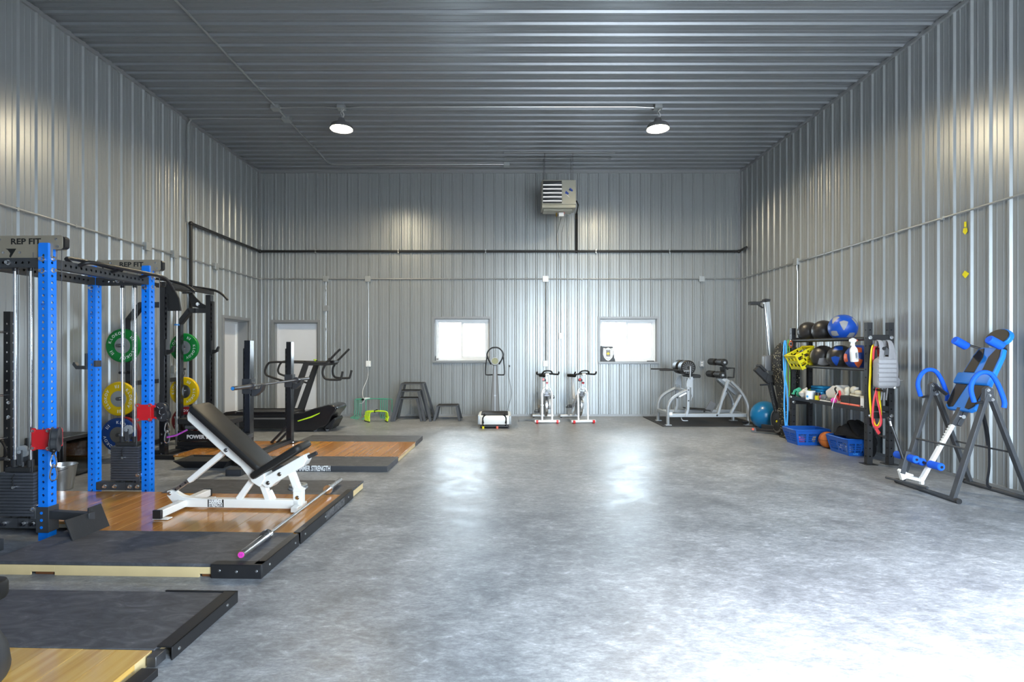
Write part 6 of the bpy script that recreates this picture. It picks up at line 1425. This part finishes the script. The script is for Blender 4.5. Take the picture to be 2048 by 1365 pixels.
# jacket: lumpy cloth heaped over the basket and down its near side
T = thing('jacket', 'black jacket heaped over the near blue basket and trailing to the floor', 'jacket', (4.86, 7.50, 0))
b = B(); nU, nV = 36, 20; vs_ = []; fs = []; rj = random.Random(3)
for j in range(nV + 1):
    for i in range(nU):
        a = 2 * PI * i / nU; t = j / nV; ca, sa = math.cos(a), math.sin(a)
        hang = max(0, ca * .8 - sa * .35) ** 2 * .24 + .02          # falls furthest on the wall side and the near corner
        top = .45 - .06 * max(0, sa) - .05 * max(0, -ca)
        if t < .55:
            q = t / .55; z = top + (.27 - top) * q ** 1.8; rr = .20 * math.sin(q * PI / 2) ** .7
        else:
            q = (t - .55) / .45; z = .27 - hang * q; rr = .20 + .012 * math.sin(q * 5)
        fold = .022 * math.sin(4 * a + 5 * t) * t + .012 * math.sin(11 * a - 6 * t) * t + rj.uniform(-.003, .003)
        bump = .035 * math.sin(2 * a + 9 * t) * (1 - t) + .02 * math.sin(5 * a - 4 * t) * (1 - t)
        vs_.append((ca * (rr * .95 + fold) + .03, sa * (rr * 1.55 + fold) - .01, max(z + bump, .012)))
for j in range(nV):
    for i in range(nU): fs.append((j * nU + i, j * nU + (i + 1) % nU, (j + 1) * nU + (i + 1) % nU, (j + 1) * nU + i))
fs.append(tuple(range(nU))); b.add(vs_, fs); ob('body', b, 'fabric_black', T, ang=3)
b = B(); b.tube([(.02, -.22, .36), (.05, -.29, .26), (.07, -.31, .14), (.06, -.29, .05), (.02, -.26, .04)], .055, 12, sm=4, flat=(.7, 1.2)); ob('sleeve', b, 'fabric_black', T, ang=3)
b = B(); b.tube([(.05, .1, .42), (-.03, -.05, .45), (-.06, -.18, .36), (-.03, -.25, .28)], .05, 12, sm=4, flat=(.6, 1.1)); ob('hood', b, 'fabric_black', T, ang=3)
b = B(); b.tube([(.0, -.318, .25), (.02, -.325, .238), (.05, -.325, .252)], .006, 6); ob('tick_logo', b, 'letter_white', T)

# ------------------------------------------------------------------ inversion table
IX0, IX1, IY0, IY1 = 4.29, 5.03, 5.14, 5.80
T = thing('inversion_table', 'inversion table with blue and black padded back and black A-frame', 'gym machine', (4.62, 5.47, 0))
o_ = (4.62, 5.47, 0); AX, AZ = 4.62, 1.06
for x in (IX0, IX1): 
    b = B(o_); b.cyl((x, IY0 - .06, .022), (x, IY1 + .06, .022), .022); f = ob('floor_tube', b, 'charcoal', T)
    for y in (IY0 - .065, IY1 + .065): b = B(o_); b.cyl((x, y - .012, .024), (x, y + .012, .024), .026); ob('tube_cap', b, 'black', f)
for y in (IY0, IY1):
    b = B(o_); b.bar((IX0, y, .03), (AX - .005, y, AZ - .03), .035, .055, (0, 1, 0)); ob('front_leg', b, 'charcoal', T, .004)
    b = B(o_); b.bar((IX1, y, .03), (AX + .02, y, AZ - .02), .035, .05, (0, 1, 0)); ob('rear_leg', b, 'charcoal', T, .004)
    b = B(o_); b.prism([(AX - .04, AZ - .10), (AX + .05, AZ - .10), (AX + .045, AZ + .02), (AX + .0, AZ + .05), (AX - .035, AZ + .02)], 'y', y - .022, y + .022); ob('pivot_bracket', b, 'charcoal', T, .004)
    for p in ((AX, AZ - .04), (AX + .03, AZ - .08), (AX - .01, AZ + .01)): b = B(o_); bolt(b, (p[0], y - .024, p[1]), (0, -1, 0), .01, .01); ob('bolt', b, 'chrome', T)
    b = B(o_); b.tube([(4.495, y, .955), (4.465, y, 1.07), (4.485, y, 1.16), (4.54, y, 1.225), (4.605, y, 1.24), (4.665, y, 1.215), (4.72, y, 1.13), (4.765, y, 1.02), (4.785, y, .95), (4.78, y, .90)], .021, 12, sm=4); ob('foam_handle', b, 'blue_foam', T)
    b = B(o_); b.tube([(4.49, y, .97), (4.52, y, .945), (4.60, y, .96)], .014, 8); ob('handle_stub', b, 'black', T)
b = B(o_); b.cyl((4.435, IY0, .50), (4.435, IY1, .50), .011); ob('spreader_rod', b, 'charcoal', T); b = B(o_); b.cyl((4.86, IY0, .47), (4.86, IY1, .47), .009); ob('spreader_rod', b, 'charcoal', T)
for y in (IY0, IY1):
    b = B(o_); a = .12 if y == IY0 else -.12; b.bar((AX, y, AZ + .03), (AX + .06, y + a, AZ - .08), .03, .03); ob('pivot_arm', b, 'black', T, .003)
# tilted bed: local frame along the back
bd = Vector((.32, 0, .59)).normalized(); bn = Vector((-bd.z, 0, bd.x)); ym = 5.47
MB_ = Matrix(((0, bd.x, bn.x, 4.66), (1, 0, 0, ym), (0, bd.z, bn.z, .83), (0, 0, 0, 1)))   # local (across, along, out)
def bed(name, m, fn, bev=0.):
    b = B(); fn(b); b.xf(MB_); b.xf(Matrix.Translation(-Vector(o_))); return ob(name, b, m, T, bev)
outline = [(-.17, .02), (-.13, -.01), (.13, -.01), (.17, .02), (.185, .12), (.19, .30), (.18, .42), (.165, .62), (.14, .70), (.10, .715), (-.10, .715), (-.14, .70), (-.165, .62), (-.18, .42), (-.19, .30), (-.185, .12)]
bed('back_pad', 'blue_seat', lambda b: b.prism(outline, 'z', .0, .045), .008)
bed('black_panel', 'vinyl', lambda b: b.prism([(-.16, .42), (-.145, .61), (-.12, .69), (-.07, .70), (-.03, .60), (-.04, .42)], 'z', .044, .052), .004)
bed('black_panel', 'vinyl', lambda b: b.prism([(.16, .42), (.145, .61), (.12, .69), (.07, .70), (.03, .60), (.04, .42)], 'z', .044, .052), .004)
bed('black_panel', 'vinyl', lambda b: b.prism([(-.165, .05), (-.175, .28), (-.04, .28), (-.07, .02), (-.12, .01)], 'z', .044, .052), .004)
bed('black_panel', 'vinyl', lambda b: b.prism([(.165, .05), (.175, .28), (.04, .28), (.07, .02), (.12, .01)], 'z', .044, .052), .004)
bed('lumbar_band', 'blue_seat', lambda b: b.rbox(-.20, .20, .28, .41, .03, .075, .02, 'x', 5, .01))
bed('bed_frame', 'charcoal', lambda b: (b.bx(-.025, .025, -.15, .80, -.05, -.005), b.bx(-.2, .2, .18, .22, -.04, -.005)), .003)
hp = [(.135 * math.cos(2 * PI * i / 20), .835 + .10 * math.sin(2 * PI * i / 20)) for i in range(20)]
bed('head_pad', 'blue_seat', lambda b: b.prism(hp, 'z', -.005, .04), .008)
bed('head_panel', 'vinyl', lambda b: b.prism([(x * .9, .835 + (z - .835) * .9) for x, z in hp], 'z', .039, .05), .006)
bed('shoulder_bar', 'black', lambda b: b.tube([(-.2, .68, .20), (-.18, .70, .12), (-.12, .71, .0), (.12, .71, .0), (.18, .70, .12), (.2, .68, .20)], .012, 8))
for s in (-1, 1): bed('shoulder_roll', 'blue_foam', lambda b: b.lathe([(.001, 0), (.036, 0), (.042, .008), (.042, .14), (.036, .148), (.001, .148)], (s * .2, .685, .12), 'z', 24))
# white adjuster boom and ankle clamp
q0 = Vector((4.60, ym, .76)); q1 = Vector((4.245, ym, .125)); bdir = (q1 - q0).normalized()
b = B(o_); b.bar(q0 + Vector((.05, 0, .10)), q0 + bdir * .08, .045, .045, (0, 1, 0)); ob('boom_socket', b, 'charcoal', T, .003)
b = B(o_); b.cyl(q0 + Vector((.02, -.02, .02)), q0 + Vector((.02, -.07, .02)), .02); ob('socket_knob', b, 'chrome', T)
b = B(o_); b.bar(q0, q1, .035, .04, (0, 1, 0)); bm_ = ob('boom', b, 'white', T, .003)
for k in range(11):
    p = q0 + bdir * (.03 + .03 * k); b = B(o_); nrm = Vector((bdir.z, 0, -bdir.x)); nrm = nrm if nrm.x < 0 else -nrm
    b.bar(p + nrm * .0205 + Vector((0, .011, 0)), p + nrm * .0215 + Vector((0, .011, 0)), .012, .016); b.cyl(p + nrm * .02 + Vector((0, -.006, 0)), p + nrm * .0212 + Vector((0, -.006, 0)), .003); ob('boom_mark', b, 'letter_black', bm_)
for (x, z, y0, y1) in ((4.30, .30, ym - .19, ym - .04), (4.30, .30, ym + .04, ym + .19), (4.20, .335, ym + .0, ym + .15), (4.20, .335, ym + .17, ym + .29)):
    b = B(o_); b.lathe([(.001, 0), (.032, 0), (.038, .008), (.038, y1 - y0 - .008), (.032, y1 - y0), (.001, y1 - y0)], (x, y0, z), 'y', 24); ob('ankle_roller', b, 'blue_foam', T)
    b = B(o_); b.cyl((x, y0 - .004, z), (x, y0 + .004, z), .014); ob('roller_cap', b, 'black', T)
b = B(o_); b.cyl((4.30, ym - .19, .30), (4.30, ym + .19, .30), .01); b.cyl((4.20, ym, .335), (4.20, ym + .29, .335), .01); ob('roller_axle', b, 'black', T)
b = B(o_); b.bar((4.245, ym, .13), (4.16, ym + .16, .14), .05, .03); b.prism([(4.13, .10), (4.20, .13), (4.25, .12), (4.245, .16), (4.18, .18), (4.12, .22), (4.10, .2)], 'y', ym + .10, ym + .14); ob('clamp_arm', b, 'white', T, .003)
b = B(o_); b.bar((4.19, ym + .12, .40), (4.13, ym + .12, .17), .05, .06, (0, 1, 0)); ob('clamp_block', b, 'charcoal', T, .005)
b = B(o_); b.tube([(4.15, ym + .12, .32), (4.06, ym + .14, .62), (4.045, ym + .145, .66)], .014, 10); b.ball((4.03, ym + .15, .73), .024, n=14, m=8); ob('ratchet_lever', b, 'black', T)
b = B(o_); b.cyl((4.045, ym + .145, .66), (4.033, ym + .15, .72), .011); ob('lever_neck', b, 'chrome', T)
b = B(o_); b.cyl((4.20, ym - .14, .085), (4.10, ym + .30, .085), .013); ob('foot_rest_bar', b, 'charcoal', T)
b = B(o_); b.bar((4.25, ym, .085), (4.25, ym, .16), .03, .03); ob('foot_rest_stem', b, 'white', T)
b = B(o_); b.tube([(4.78, ym - .1, .86), (4.82, ym - .12, .6), (4.83, ym - .12, .3), (4.81, ym - .12, .12), (4.85, ym - .12, .08)], .014, 8, sm=4, flat=(.2, 1)); b.tube([(4.74, ym - .12, .9), (4.80, ym - .1, .74), (4.82, ym - .12, .5)], .02, 8, sm=4, flat=(.2, 1)); ob('tether_strap', b, 'fabric_black', T)
